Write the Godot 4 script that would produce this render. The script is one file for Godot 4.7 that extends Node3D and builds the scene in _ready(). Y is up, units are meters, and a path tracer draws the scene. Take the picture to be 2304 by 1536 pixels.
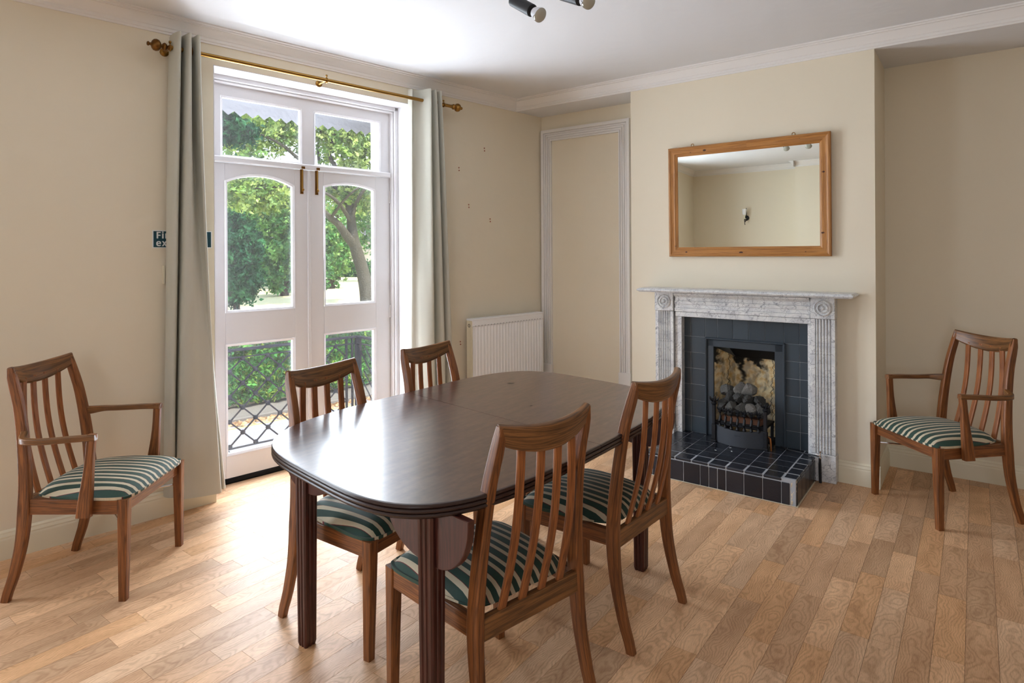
extends Node3D

# ---------------------------------------------------------------- mesh building
class MB:
	var p := PackedVector3Array()
	var t := PackedVector2Array()
	var xf := Transform3D.IDENTITY

	func tri(a: Vector3, b: Vector3, c: Vector3, ua := Vector2.ZERO, ub := Vector2.ZERO, uc := Vector2.ZERO) -> void:
		p.append(xf * a); p.append(xf * b); p.append(xf * c)
		t.append(ua); t.append(ub); t.append(uc)

	# corners counter-clockwise seen from outside; uv in metres, v along the longer side
	func quad(a: Vector3, b: Vector3, c: Vector3, d: Vector3) -> void:
		var w := a.distance_to(b)
		var h := b.distance_to(c)
		if h >= w:
			quad_uv(a, b, c, d, Vector2(0, 0), Vector2(w, 0), Vector2(w, h), Vector2(0, h))
		else:
			quad_uv(a, b, c, d, Vector2(0, 0), Vector2(0, w), Vector2(h, w), Vector2(h, 0))

	func quad_uv(a: Vector3, b: Vector3, c: Vector3, d: Vector3, ua: Vector2, ub: Vector2, uc: Vector2, ud: Vector2) -> void:
		tri(a, b, c, ua, ub, uc)
		tri(a, c, d, ua, uc, ud)

	# box with chamfered edges
	func box(at: Vector3, size: Vector3, ch := 0.0) -> void:
		var h := size / 2.0
		ch = minf(ch, minf(h.x, minf(h.y, h.z)) * 0.9)
		var i := h - Vector3(ch, ch, ch)
		for ax in 3:
			var u := (ax + 1) % 3
			var w := (ax + 2) % 3
			for s in [-1.0, 1.0]:
				var q := []
				for k in [[-1, -1], [1, -1], [1, 1], [-1, 1]]:
					var v := Vector3.ZERO
					v[ax] = s * h[ax]; v[u] = k[0] * i[u]; v[w] = k[1] * i[w]
					q.append(at + v)
				if s > 0: quad(q[0], q[1], q[2], q[3])
				else: quad(q[3], q[2], q[1], q[0])
			if ch <= 0.0: continue
			for su in [-1.0, 1.0]:
				for sw in [-1.0, 1.0]:
					var a := Vector3.ZERO; var b := Vector3.ZERO
					a[u] = su * h[u]; a[w] = sw * i[w]; a[ax] = -i[ax]
					b[u] = su * i[u]; b[w] = sw * h[w]; b[ax] = -i[ax]
					var c := b; var d := a
					c[ax] = i[ax]; d[ax] = i[ax]
					if su * sw > 0: quad(at + a, at + b, at + c, at + d)
					else: quad(at + d, at + c, at + b, at + a)
		if ch > 0.0:
			for sx in [-1.0, 1.0]:
				for sy in [-1.0, 1.0]:
					for sz in [-1.0, 1.0]:
						var a := at + Vector3(sx * h.x, sy * i.y, sz * i.z)
						var b := at + Vector3(sx * i.x, sy * h.y, sz * i.z)
						var c := at + Vector3(sx * i.x, sy * i.y, sz * h.z)
						if sx * sy * sz > 0: tri(a, b, c)
						else: tri(a, c, b)

	func span(lo: Vector3, hi: Vector3, ch := 0.0) -> void:
		box((lo + hi) / 2.0, hi - lo, ch)

	# polygon in the xy plane (any winding) pushed out from z0 to z1
	func prism(poly: PackedVector2Array, z0: float, z1: float, ch := 0.0) -> void:
		var q := poly.duplicate()
		if Geometry2D.is_polygon_clockwise(q) == true: q.reverse()
		# Godot's clockwise test is for y down: make the winding counter-clockwise in y up
		var area := 0.0
		for k in q.size():
			area += q[k].cross(q[(k + 1) % q.size()])
		if area < 0: q.reverse()
		var inner := q
		if ch > 0.0:
			var off := Geometry2D.offset_polygon(q, -ch, Geometry2D.JOIN_MITER)
			if off.size() == 1 and off[0].size() == q.size():
				inner = off[0]
				var best := 0; var bd := 1e9
				for k in inner.size():
					var dd := inner[k].distance_squared_to(q[0])
					if dd < bd: bd = dd; best = k
				var rot := PackedVector2Array()
				var ar := 0.0
				for k in inner.size(): ar += inner[k].cross(inner[(k + 1) % inner.size()])
				for k in inner.size():
					rot.append(inner[(best + (k if ar > 0 else -k) + inner.size()) % inner.size()])
				inner = rot
			else: ch = 0.0
		var idx := Geometry2D.triangulate_polygon(inner)
		var n := q.size()
		for k in range(0, idx.size(), 3):
			var a := inner[idx[k]]; var b := inner[idx[k + 1]]; var c := inner[idx[k + 2]]
			if (b - a).cross(c - a) < 0:
				var s := b; b = c; c = s
			tri(Vector3(a.x, a.y, z1), Vector3(b.x, b.y, z1), Vector3(c.x, c.y, z1), a, b, c)
			tri(Vector3(a.x, a.y, z0), Vector3(c.x, c.y, z0), Vector3(b.x, b.y, z0), a, c, b)
		var zi0 := z0 + ch; var zi1 := z1 - ch
		for k in n:
			var a := q[k]; var b := q[(k + 1) % n]
			quad(Vector3(a.x, a.y, zi0), Vector3(b.x, b.y, zi0), Vector3(b.x, b.y, zi1), Vector3(a.x, a.y, zi1))
			if ch > 0.0:
				var c := inner[k]; var d := inner[(k + 1) % n]
				quad(Vector3(a.x, a.y, zi1), Vector3(b.x, b.y, zi1), Vector3(d.x, d.y, z1), Vector3(c.x, c.y, z1))
				quad(Vector3(b.x, b.y, zi0), Vector3(a.x, a.y, zi0), Vector3(c.x, c.y, z0), Vector3(d.x, d.y, z0))

	# profile of (radius, y) turned about the y axis
	func lathe(prof: PackedVector2Array, seg := 24) -> void:
		var run := 0.0
		for k in prof.size() - 1:
			var a := prof[k]; var b := prof[k + 1]
			var len := a.distance_to(b)
			for s in seg:
				var t0 := TAU * s / seg; var t1 := TAU * (s + 1) / seg
				var a0 := Vector3(a.x * cos(t0), a.y, a.x * sin(t0)); var a1 := Vector3(a.x * cos(t1), a.y, a.x * sin(t1))
				var b0 := Vector3(b.x * cos(t0), b.y, b.x * sin(t0)); var b1 := Vector3(b.x * cos(t1), b.y, b.x * sin(t1))
				var m := maxf(a.x, b.x)
				if b.x > 1e-6: tri(a0, b0, b1, Vector2(t0 * m, run), Vector2(t0 * m, run + len), Vector2(t1 * m, run + len))
				if a.x > 1e-6: tri(a0, b1, a1, Vector2(t0 * m, run), Vector2(t1 * m, run + len), Vector2(t1 * m, run))
			run += len

	# closed counter-clockwise outline in (x, y) of each frame; frames point their z along the way
	func loft(frames: Array, outline: PackedVector2Array, scales: Array = [], caps := true) -> void:
		var n := outline.size()
		var per := [0.0]
		for k in n: per.append(per[k] + outline[k].distance_to(outline[(k + 1) % n]))
		var run := 0.0
		var rings := []
		for f in frames.size():
			var sc: Vector2 = scales[f] if scales.size() else Vector2.ONE
			var ring := []
			for k in n:
				ring.append(frames[f] * Vector3(outline[k].x * sc.x, outline[k].y * sc.y, 0))
			rings.append(ring)
		for f in frames.size() - 1:
			var len: float = frames[f].origin.distance_to(frames[f + 1].origin)
			for k in n:
				var j := (k + 1) % n
				quad_uv(rings[f][k], rings[f][j], rings[f + 1][j], rings[f + 1][k], Vector2(per[k], run), Vector2(per[k + 1], run), Vector2(per[k + 1], run + len), Vector2(per[k], run + len))
			run += len
		if caps:
			var idx := Geometry2D.triangulate_polygon(outline)
			var last := rings.size() - 1
			for k in range(0, idx.size(), 3):
				var a := idx[k]; var b := idx[k + 1]; var c := idx[k + 2]
				if (outline[b] - outline[a]).cross(outline[c] - outline[a]) < 0:
					var s := b; b = c; c = s
				tri(rings[last][a], rings[last][b], rings[last][c], outline[a], outline[b], outline[c])
				tri(rings[0][a], rings[0][c], rings[0][b], outline[a], outline[c], outline[b])

	# round bar along points; radius may change from point to point
	func tube(pts: PackedVector3Array, r, seg := 10, closed := false) -> void:
		var fr := frames_along(pts, Vector3.UP, closed)
		if closed: fr.append(fr[0])
		var sc := []
		for k in fr.size():
			var rr: float = r[mini(k, r.size() - 1)] if r is Array else r
			sc.append(Vector2(rr, rr))
		loft(fr, circle(1.0, seg), sc, not closed)

	static func circle(r: float, seg: int) -> PackedVector2Array:
		var o := PackedVector2Array()
		for k in seg: o.append(Vector2(cos(TAU * k / seg), sin(TAU * k / seg)) * r)
		return o

	static func frames_along(pts: PackedVector3Array, up: Vector3, closed := false) -> Array:
		var out := []
		var n := pts.size()
		for k in n:
			var d: Vector3
			if closed: d = pts[(k + 1) % n] - pts[(k + n - 1) % n]
			else: d = pts[mini(k + 1, n - 1)] - pts[maxi(k - 1, 0)]
			d = d.normalized()
			var x := up.cross(d)
			if x.length() < 1e-3: x = (Vector3.RIGHT if out.is_empty() else out[-1].basis.x)
			x = (x - d * x.dot(d)).normalized()
			out.append(Transform3D(Basis(x, d.cross(x), d), pts[k]))
		return out

	func mesh(angle := 38.0) -> ArrayMesh:
		var n := p.size()
		var fn := PackedVector3Array(); fn.resize(n / 3)
		var near := {}
		for f in n / 3:
			fn[f] = (p[f * 3 + 1] - p[f * 3]).cross(p[f * 3 + 2] - p[f * 3])
			for k in 3:
				var key := Vector3i((p[f * 3 + k] * 20000.0).round())
				if near.has(key): near[key].append(f)
				else: near[key] = [f]
		var lim := cos(deg_to_rad(angle))
		var nv := PackedVector3Array(); var ov := PackedVector3Array(); var ot := PackedVector2Array()
		nv.resize(n); ov.resize(n); ot.resize(n)
		for f in n / 3:
			var me := fn[f].normalized()
			for k in 3:
				var at := f * 3 + k
				var key := Vector3i((p[at] * 20000.0).round())
				var sum := Vector3.ZERO
				for g in near[key]:
					var o := fn[g]
					if o.length_squared() > 0.0 and o.normalized().dot(me) >= lim: sum += o
				var to: int = f * 3 + [0, 2, 1][k]
				ov[to] = p[at]; ot[to] = t[at]
				nv[to] = sum.normalized() if sum.length_squared() > 0.0 else me
		var arr := []
		arr.resize(Mesh.ARRAY_MAX)
		arr[Mesh.ARRAY_VERTEX] = ov; arr[Mesh.ARRAY_NORMAL] = nv; arr[Mesh.ARRAY_TEX_UV] = ot
		var m := ArrayMesh.new()
		m.add_surface_from_arrays(Mesh.PRIMITIVE_TRIANGLES, arr)
		return m

# ---------------------------------------------------------------- naming things
var taken := {}
var M := {}
var rng := RandomNumberGenerator.new()

func numbered(called: String) -> String:
	var k: int = taken.get(called, 0)
	taken[called] = k + 1
	return called if k == 0 else "%s_%03d" % [called, k]

func tag(o: Node3D, label: String, category: String, group := "") -> Node3D:
	o.set_meta("label", label)
	o.set_meta("category", category)
	if group: o.set_meta("group", group)
	return o

func thing(called: String, label: String, category: String, at := Transform3D.IDENTITY, group := "") -> Node3D:
	var o := Node3D.new()
	o.name = numbered(called)
	o.transform = at
	add_child(o)
	return tag(o, label, category, group)

func put(called: String, mesh: Mesh, mat: Material, parent: Node3D = null, at := Transform3D.IDENTITY) -> MeshInstance3D:
	var o := MeshInstance3D.new()
	o.mesh = mesh
	o.material_override = mat
	o.transform = at
	if parent == null:
		o.name = numbered(called)
		add_child(o)
	else:
		var k: int = parent.get_meta("n_" + called, 0)
		parent.set_meta("n_" + called, k + 1)
		o.name = called if k == 0 else "%s_%03d" % [called, k]
		parent.add_child(o, true)
	return o

func struct(called: String, mesh: Mesh, mat: Material, at := Transform3D.IDENTITY, label := "") -> MeshInstance3D:
	var o := put(called, mesh, mat, null, at)
	o.set_meta("kind", "structure")
	if label: o.set_meta("label", label)
	return o

func copy(of: Node3D, at: Transform3D, label: String) -> Node3D:
	var c: Node3D = of.duplicate()
	var base := String(of.name)
	var cut := base.rfind("_")
	if cut > 0 and base.substr(cut + 1).is_valid_int(): base = base.substr(0, cut)
	c.name = numbered(base)
	add_child(c)
	c.transform = at
	c.set_meta("label", label)
	return c

func T(x: float, y: float, z: float, turn := 0.0) -> Transform3D:
	return Transform3D(Basis(Vector3.UP, turn), Vector3(x, y, z))

func pl(a: Array) -> PackedVector2Array:
	var o := PackedVector2Array()
	for k in range(0, a.size(), 2): o.append(Vector2(a[k], a[k + 1]))
	return o

func smooth(pts: Array, sub: int) -> Array:
	var out := []
	for k in pts.size() - 1:
		var a = pts[maxi(k - 1, 0)]; var b = pts[k]; var c = pts[k + 1]; var d = pts[mini(k + 2, pts.size() - 1)]
		for s in sub:
			var t := float(s) / sub
			out.append(0.5 * ((2.0 * b) + (c - a) * t + (2.0 * a - 5.0 * b + 4.0 * c - d) * t * t + (3.0 * b - a - 3.0 * c + d) * t * t * t))
	out.append(pts[-1])
	return out

# ---------------------------------------------------------------- materials
func srgb(r: int, g: int, b: int) -> Color:
	return Color8(r, g, b)

func mat(c: Color, rough := 0.6, metal := 0.0) -> StandardMaterial3D:
	var m := StandardMaterial3D.new()
	m.albedo_color = c
	m.roughness = rough
	m.metallic = metal
	return m

func noise(freq: float, octaves := 3, sd := 1, kind := FastNoiseLite.TYPE_SIMPLEX_SMOOTH) -> FastNoiseLite:
	var n := FastNoiseLite.new()
	n.noise_type = kind
	n.frequency = freq
	n.seed = sd
	n.fractal_octaves = octaves
	return n

func picture(w: int, h: int, f: Callable) -> ImageTexture:
	var b := PackedByteArray()
	b.resize(w * h * 3)
	var k := 0
	for y in h:
		for x in w:
			var c: Color = f.call(x, y)
			b[k] = clampi(int(c.r * 255.0), 0, 255); b[k + 1] = clampi(int(c.g * 255.0), 0, 255); b[k + 2] = clampi(int(c.b * 255.0), 0, 255)
			k += 3
	return ImageTexture.create_from_image(Image.create_from_data(w, h, false, Image.FORMAT_RGB8, b))

func textured(tex: Texture2D, w: float, h: float, rough: float, tint := Color.WHITE) -> StandardMaterial3D:
	var m := mat(tint, rough)
	m.albedo_texture = tex
	m.uv1_scale = Vector3(1.0 / w, 1.0 / h, 1)
	return m

func bumpy(m: StandardMaterial3D, freq: float, strength: float, metres: float, side := 256, octaves := 3) -> StandardMaterial3D:
	var t := NoiseTexture2D.new()
	t.width = side; t.height = side
	t.seamless = true
	t.noise = noise(freq, octaves, 7)
	t.as_normal_map = true
	t.bump_strength = strength
	m.normal_enabled = true
	m.normal_texture = t
	m.normal_scale = 1.0
	if m.albedo_texture == null:
		m.uv1_triplanar = true
		m.uv1_world_triplanar = true
		m.uv1_scale = Vector3.ONE / metres
	return m

# long-grained wood: x across, y along; light and dark are the two ends of the colour range
func wood_picture(w: int, h: int, light: Color, dark: Color, bands: float, sd: int) -> ImageTexture:
	var warp := noise(0.006, 3, sd); var fine := noise(0.05, 2, sd + 1); var tone := noise(0.01, 2, sd + 2)
	return picture(w, h, func(x: int, y: int) -> Color:
		var q := float(x) / w * bands + warp.get_noise_2d(x * 1.6, y * 0.35) * 3.2
		var ring := pow(0.5 + 0.5 * sin(q * TAU), 2.0)
		var pore := maxf(0.0, fine.get_noise_2d(x * 14.0, y * 0.5) - 0.12)
		var k := clampf(0.42 * ring + 0.35 * (tone.get_noise_2d(x * 2.0, y * 0.5) + 0.4) + 0.8 * pore, 0.0, 1.0)
		return light.lerp(dark, k))

# ---------------------------------------------------------------- the scene
const WALL_SWING := 0.147985        # the window wall leans away from a right angle
var WF := Transform3D()             # x into the room, y up, z along the window wall from the fireplace corner

func _ready() -> void:
	rng.seed = 11
	# camera: level lens, shifted down
	var cam := Camera3D.new()
	cam.name = "camera"
	cam.projection = Camera3D.PROJECTION_FRUSTUM
	cam.keep_aspect = Camera3D.KEEP_HEIGHT
	cam.near = 0.05
	cam.far = 400.0
	cam.size = 1536.0 / 1390.0 * 0.05
	cam.frustum_offset = Vector2(0, -199.0 / 1390.0 * 0.05)
	cam.transform = Transform3D(Basis(Vector3.UP, deg_to_rad(36.89)) * Basis(Vector3.BACK, deg_to_rad(-0.33)), Vector3(2.9946, 1.35, 4.0567))
	add_child(cam)
	cam.current = true
	# sky and exposure
	var sky_mat := ProceduralSkyMaterial.new()
	sky_mat.sky_top_color = srgb(196, 216, 246)
	sky_mat.sky_horizon_color = srgb(246, 248, 255)
	sky_mat.sky_curve = 0.2
	sky_mat.ground_bottom_color = srgb(120, 122, 108)
	sky_mat.ground_horizon_color = srgb(190, 194, 186)
	sky_mat.sky_energy_multiplier = 1.0
	sky_mat.sun_angle_max = 1.0
	var sky := Sky.new()
	sky.sky_material = sky_mat
	var env := Environment.new()
	env.background_mode = Environment.BG_SKY
	env.sky = sky
	env.background_energy_multiplier = 2.5
	env.tonemap_mode = Environment.TONE_MAPPER_LINEAR
	env.tonemap_exposure = 1.24
	env.sdfgi_enabled = true
	env.ssao_enabled = true
	env.ssil_enabled = true
	var we := WorldEnvironment.new()
	we.name = "world_environment"
	we.environment = env
	add_child(we)
	# sun, high behind the house: it lights the park and leaves the balcony in shade
	var sun := DirectionalLight3D.new()
	sun.name = "sun"
	sun.light_color = Color(1.0, 0.95, 0.86)
	sun.light_energy = 2.6
	sun.light_angular_distance = 0.6
	sun.shadow_enabled = true
	sun.look_at_from_position(Vector3(4.5, 8.0, -1.2), Vector3.ZERO, Vector3.UP)
	add_child(sun)

	WF = Transform3D(Basis(Vector3(cos(WALL_SWING), 0, sin(WALL_SWING)), Vector3.UP, Vector3(-sin(WALL_SWING), 0, cos(WALL_SWING))), Vector3.ZERO)
	# extra area lights outside both french windows boost the daylight; second window unseen
	for k in 2:
		var day := AreaLight3D.new()
		day.name = "daylight_boost_%d" % (k + 1)
		day.light_color = Color(0.91, 0.955, 1.0)
		day.light_energy = [12.8, 10.0][k]
		day.area_size = Vector2(1.16, 2.2)
		day.shadow_enabled = true
		day.area_range = 12.0
		day.transform = WF * Transform3D(Basis(Vector3.UP, -PI / 2), Vector3(-0.35, 1.2, 1.697 + SECOND * k))
		add_child(day)
	# another for an unseen window behind the viewer, placed to light the fireplace wall
	var unseen_rear_light := AreaLight3D.new()
	unseen_rear_light.name = "daylight_boost_3"
	unseen_rear_light.light_color = Color(0.97, 0.98, 1.0)
	unseen_rear_light.light_energy = 2.0
	unseen_rear_light.area_size = Vector2(1.2, 1.6)
	unseen_rear_light.shadow_enabled = true
	unseen_rear_light.area_range = 12.0
	unseen_rear_light.position = Vector3(3.6, 1.55, 6.9)
	add_child(unseen_rear_light)
	make_materials()
	build_shell()
	build_trim()
	build_floor()
	build_doors()
	build_balcony()
	build_street()
	build_trees()
	build_fireplace()
	build_grate()
	build_mirror()
	build_table()
	build_chairs()
	build_radiator()
	build_curtains()
	build_sign()
	build_lamps()

func wpt(off: float, y: float, s: float) -> Vector3:
	return WF * Vector3(off, y, s)

func make_materials() -> void:
	M.wall = bumpy(mat(srgb(236, 226, 205), 0.85), 0.02, 0.6, 1.2)
	M.ceiling = bumpy(mat(srgb(228, 229, 232), 0.9), 0.02, 0.6, 1.2)
	M.gloss_white = mat(srgb(226, 224, 226), 0.35)
	M.trim_white = mat(srgb(236, 233, 230), 0.45)
	M.cream_trim = mat(srgb(238, 230, 206), 0.45)
	M.stucco = bumpy(mat(srgb(236, 234, 228), 0.9), 0.05, 2.0, 0.6)
	M.glass = mat(Color(1, 1, 1, 0.04), 0.0)
	M.glass.metallic_specular = 0.25
	M.glass.transparency = BaseMaterial3D.TRANSPARENCY_ALPHA
	M.brass = mat(srgb(158, 120, 62), 0.28, 1.0)
	M.old_brass = mat(srgb(120, 84, 44), 0.35, 1.0)
	M.black_iron = mat(srgb(30, 31, 36), 0.5, 0.2)
	M.chrome = mat(srgb(215, 215, 218), 0.12, 1.0)
	M.radiator = mat(srgb(250, 251, 254), 0.35)
	M.dark = mat(srgb(18, 17, 16), 0.9)
	M.plaster = bumpy(mat(srgb(226, 212, 186), 0.95), 0.08, 4.0, 0.12)
	M.grout = mat(srgb(168, 172, 178), 0.8)
	# oak floor: eight strips side by side, each its own board
	var kinds := []
	for k in 8:
		kinds.append([noise(0.008, 3, 40 + k), noise(0.02, 2, 60 + k), rng.randf_range(2.2, 4.5), rng.randf_range(-0.3, 0.3), k % 3 != 1])
	var pore := noise(0.09, 2, 5)
	var floor_tex := picture(1024, 1024, func(x: int, y: int) -> Color:
		var k := x / 128
		var u := (x % 128) / 128.0 - 0.5
		var kind = kinds[k]
		var n: float = kind[0].get_noise_2d(u * 90.0 + k * 500.0, y * 0.55)
		var q: float
		if kind[4]:
			var du: float = u - kind[3] * 0.6 - 0.25 * kind[0].get_noise_2d(k * 77.0, y * 0.22)
			q = du * du * 7.0 * kind[2] / 3.0 + y / 1024.0 * kind[2] * 1.4 + n * 1.6
		else:
			q = u * 6.0 + n * 2.2 + y / 1024.0 * 0.6
		var ring := pow(0.5 + 0.5 * sin(q * TAU * 1.6), 2.5)
		var p := maxf(0.0, pore.get_noise_2d(x * 9.0, y * 0.35))
		var tone: float = kind[1].get_noise_2d(x * 0.4, y * 0.16)
		var d := clampf(0.24 * ring + 0.5 * p + 0.2 * tone + 0.12, 0.0, 1.0)
		return Color(0.95, 0.8, 0.65).lerp(Color(0.64, 0.47, 0.34), d))
	M.planks = []
	for c in [Color(1, 1, 1), Color(0.95, 0.92, 0.89), Color(1.0, 0.95, 0.88), Color(0.9, 0.88, 0.86), Color(1.05, 1.03, 1.0)]:
		var m := textured(floor_tex, 1.0, 1.0, 0.42, Color(c.r, c.g, c.b))
		m.metallic_specular = 0.34
		M.planks.append(m)
	M.underlay = mat(srgb(96, 66, 42), 0.9)
	# woods
	M.teak = textured(wood_picture(256, 512, srgb(158, 98, 52), srgb(70, 38, 20), 9.0, 3), 0.12, 0.9, 0.34)
	M.teak_slat = textured(wood_picture(256, 512, srgb(176, 108, 58), srgb(96, 52, 26), 7.0, 13), 0.12, 0.9, 0.38)
	M.teak_rail = textured(wood_picture(256, 512, srgb(152, 104, 60), srgb(66, 42, 24), 5.0, 23), 0.12, 0.9, 0.33)
	M.mahogany = textured(wood_picture(256, 512, srgb(88, 46, 38), srgb(48, 24, 22), 8.0, 33), 0.15, 0.9, 0.3)
	M.pine = textured(wood_picture(256, 512, srgb(192, 134, 70), srgb(140, 88, 38), 6.0, 43), 0.09, 1.1, 0.4)
	M.knot = mat(srgb(70, 34, 18), 0.5)
	M.table_edge = mat(srgb(54, 36, 31), 0.3)
	# table top: brown veneer under a crazed, scuffed varnish
	var streak := noise(0.012, 3, 51); var craze := noise(0.06, 3, 52, FastNoiseLite.TYPE_CELLULAR)
	var scuff := noise(0.035, 3, 53)
	var top_tex := picture(1024, 1024, func(x: int, y: int) -> Color:
		var d := clampf(0.5 + 0.5 * streak.get_noise_2d(x * 3.0, y * 0.5) + 0.25 * scuff.get_noise_2d(x, y), 0.0, 1.0)
		return srgb(100, 71, 59).lerp(srgb(66, 44, 38), d))
	M.table_top = textured(top_tex, 1.1, 1.1, 0.2)
	M.table_top.metallic_specular = 0.5
	M.table_top.clearcoat_enabled = true
	M.table_top.clearcoat = 0.7
	M.table_top.clearcoat_roughness = 0.3
	var cr := noise(0.22, 2, 57)
	cr.domain_warp_enabled = true
	cr.domain_warp_amplitude = 30.0
	var crt := NoiseTexture2D.new()
	crt.width = 1024; crt.height = 1024; crt.seamless = true; crt.noise = cr
	crt.as_normal_map = true; crt.bump_strength = 0.8
	M.table_top.normal_enabled = true
	M.table_top.normal_texture = crt
	M.table_top.normal_scale = 0.14
	# seat cloth: dark green, cream and thin red stripes running front to back
	var weave := noise(0.4, 1, 61)
	var seat_tex := picture(512, 64, func(x: int, y: int) -> Color:
		var s := fposmod(x / 512.0 * 72.0, 72.0)      # millimetres of one repeat
		var c := srgb(42, 78, 66)
		if s > 12.0 and s < 13.4: c = srgb(122, 26, 36)
		elif s >= 13.4 and s < 27.0: c = srgb(226, 212, 182)
		elif s >= 27.0 and s < 45.0: c = srgb(36, 70, 60)
		elif s >= 45.0 and s < 58.6: c = srgb(226, 212, 182)
		elif s >= 58.6 and s < 60.0: c = srgb(122, 26, 36)
		return c * (0.94 + 0.08 * weave.get_noise_2d(x * 3.0, y * 3.0)))
	M.seat = textured(seat_tex, 0.072, 0.05, 0.7)
	M.seat.rim_enabled = true
	M.seat.rim = 0.25
	# marble
	var cloud := noise(0.006, 4, 71); var vein := noise(0.007, 4, 72); var vein2 := noise(0.018, 3, 73)
	var marble_tex := picture(768, 768, func(x: int, y: int) -> Color:
		var v := 1.0 - smoothstep(0.0, 0.055, absf(vein.get_noise_2d(x, y * 0.8)))
		var w := 1.0 - smoothstep(0.0, 0.07, absf(vein2.get_noise_2d(x * 0.5 + y * 0.3, y * 0.7) - 0.05))
		var c := srgb(236, 237, 236).lerp(srgb(204, 206, 210), clampf(0.4 + 0.9 * cloud.get_noise_2d(x, y), 0.0, 1.0))
		return c.lerp(srgb(112, 114, 124), clampf(0.5 * v + 0.32 * w, 0.0, 0.75)))
	M.marble = mat(Color.WHITE, 0.3)
	M.marble.albedo_texture = marble_tex
	M.marble.uv1_triplanar = true
	M.marble.uv1_world_triplanar = true
	M.marble.uv1_scale = Vector3.ONE / 0.55
	# fire tiles
	M.tile_matt = []; M.tile_gloss = []
	for k in 4:
		M.tile_matt.append(mat(srgb(50 + k * 3, 62 + k * 3, 72 + k * 3), 0.4))
		M.tile_gloss.append(bumpy(mat(srgb(30 + k * 4, 33 + k * 4, 41 + k * 4), 0.24), 0.03, 0.8, 0.2))
	M.insert = mat(srgb(58, 68, 78), 0.42, 0.1)
	M.fret = bumpy(mat(srgb(62, 66, 74), 0.5, 0.2), 0.2, 3.0, 0.05)
	# sooty firebrick
	var soot := noise(0.012, 4, 81); var stain := noise(0.02, 3, 82); var crack := noise(0.01, 3, 83)
	var fire_tex := picture(384, 512, func(x: int, y: int) -> Color:
		var u := x / 384.0; var v := y / 512.0     # v down
		var c := srgb(240, 224, 184).lerp(srgb(206, 164, 104), clampf(0.25 + 1.1 * stain.get_noise_2d(x, y), 0.0, 1.0))
		c = c.lerp(srgb(150, 140, 128), clampf(0.15 + soot.get_noise_2d(y, x), 0.0, 0.5))
		var black := smoothstep(0.22, 0.08, v + 0.22 * soot.get_noise_2d(x, y)) + smoothstep(0.07, 0.0, absf(u - 0.22 - 0.12 * v + 0.06 * crack.get_noise_2d(7.0, y * 2.0))) * smoothstep(0.6, 0.25, v)
		black += 0.6 * smoothstep(0.012, 0.0, absf(u - 0.82 + 0.07 * crack.get_noise_2d(99.0, y * 2.0))) + 0.3 * smoothstep(0.2, 0.5, soot.get_noise_2d(x * 1.0 + 900.0, y * 0.7))
		return c.lerp(srgb(22, 20, 18), clampf(black, 0.0, 0.95)))
	M.firebrick = textured(fire_tex, 1.0, 1.0, 0.95)
	M.firebrick_side = textured(fire_tex, 1.0, 1.0, 0.95)
	M.soot = bumpy(mat(srgb(20, 18, 17), 0.95), 0.1, 3.0, 0.1)
	M.coal = []
	for k in 3:
		var a := noise(0.03, 3, 90 + k)
		var tex := picture(128, 128, func(x: int, y: int) -> Color:
			var v := a.get_noise_2d(x * 1.5, y * 1.5)
			return srgb(24, 26, 28).lerp(srgb(206, 200, 190), smoothstep(0.4 - 0.14 * k, 0.52 - 0.12 * k, v)))
		var m := mat(Color.WHITE, 0.7)
		m.albedo_texture = tex
		m.uv1_triplanar = true
		m.uv1_scale = Vector3.ONE * 9.0
		M.coal.append(m)
	M.clay = mat(srgb(118, 78, 56), 0.8)
	M.copper = mat(srgb(176, 112, 62), 0.4, 0.8)
	M.mirror = mat(Color(0.93, 0.95, 0.93), 0.0, 1.0)
	# curtains
	M.curtain = bumpy(mat(srgb(200, 199, 187), 0.85), 0.3, 0.6, 0.05)
	M.curtain.rim_enabled = true
	M.curtain.rim = 0.3
	M.curtain.backlight_enabled = true
	M.curtain.backlight = Color(0.22, 0.22, 0.19)
	M.lining = mat(srgb(206, 206, 184), 0.85)
	M.lining.backlight_enabled = true
	M.lining.backlight = Color(0.3, 0.3, 0.26)
	M.sign = mat(srgb(12, 66, 80), 0.5)
	M.sign_white = mat(srgb(232, 236, 236), 0.5)
	# outside
	M.road = bumpy(mat(srgb(132, 134, 142), 0.9), 0.1, 2.0, 1.0)
	M.pavement = bumpy(mat(srgb(108, 107, 104), 0.9), 0.05, 2.0, 1.0)
	M.paint_yellow = mat(srgb(206, 178, 96), 0.8)
	M.dry_leaf = mat(srgb(196, 142, 98), 0.8)
	M.grass = bumpy(mat(srgb(206, 200, 158), 0.95), 0.1, 4.0, 2.0)
	M.bark = bumpy(mat(srgb(74, 72, 64), 0.95), 0.05, 8.0, 1.5)
	M.dark_bark = bumpy(mat(srgb(64, 58, 48), 0.95), 0.05, 8.0, 1.0)
	M.rail_iron = mat(srgb(24, 26, 32), 0.6)
	M.rail_iron.metallic_specular = 0.12
	M.leaf = leafy(Color(1, 1, 1))
	for k in ["bark", "dark_bark", "road", "grass", "pavement"]: M[k].metallic_specular = 0.12
	M.red = mat(srgb(196, 40, 34), 0.4)
	M.lead = bumpy(mat(srgb(150, 150, 156), 0.7), 0.05, 1.5, 1.0)
	M.brick_far = mat(srgb(176, 120, 98), 0.9)
	M.render_far = mat(srgb(196, 186, 170), 0.9)
	M.slate_far = mat(srgb(96, 96, 104), 0.8)

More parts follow.
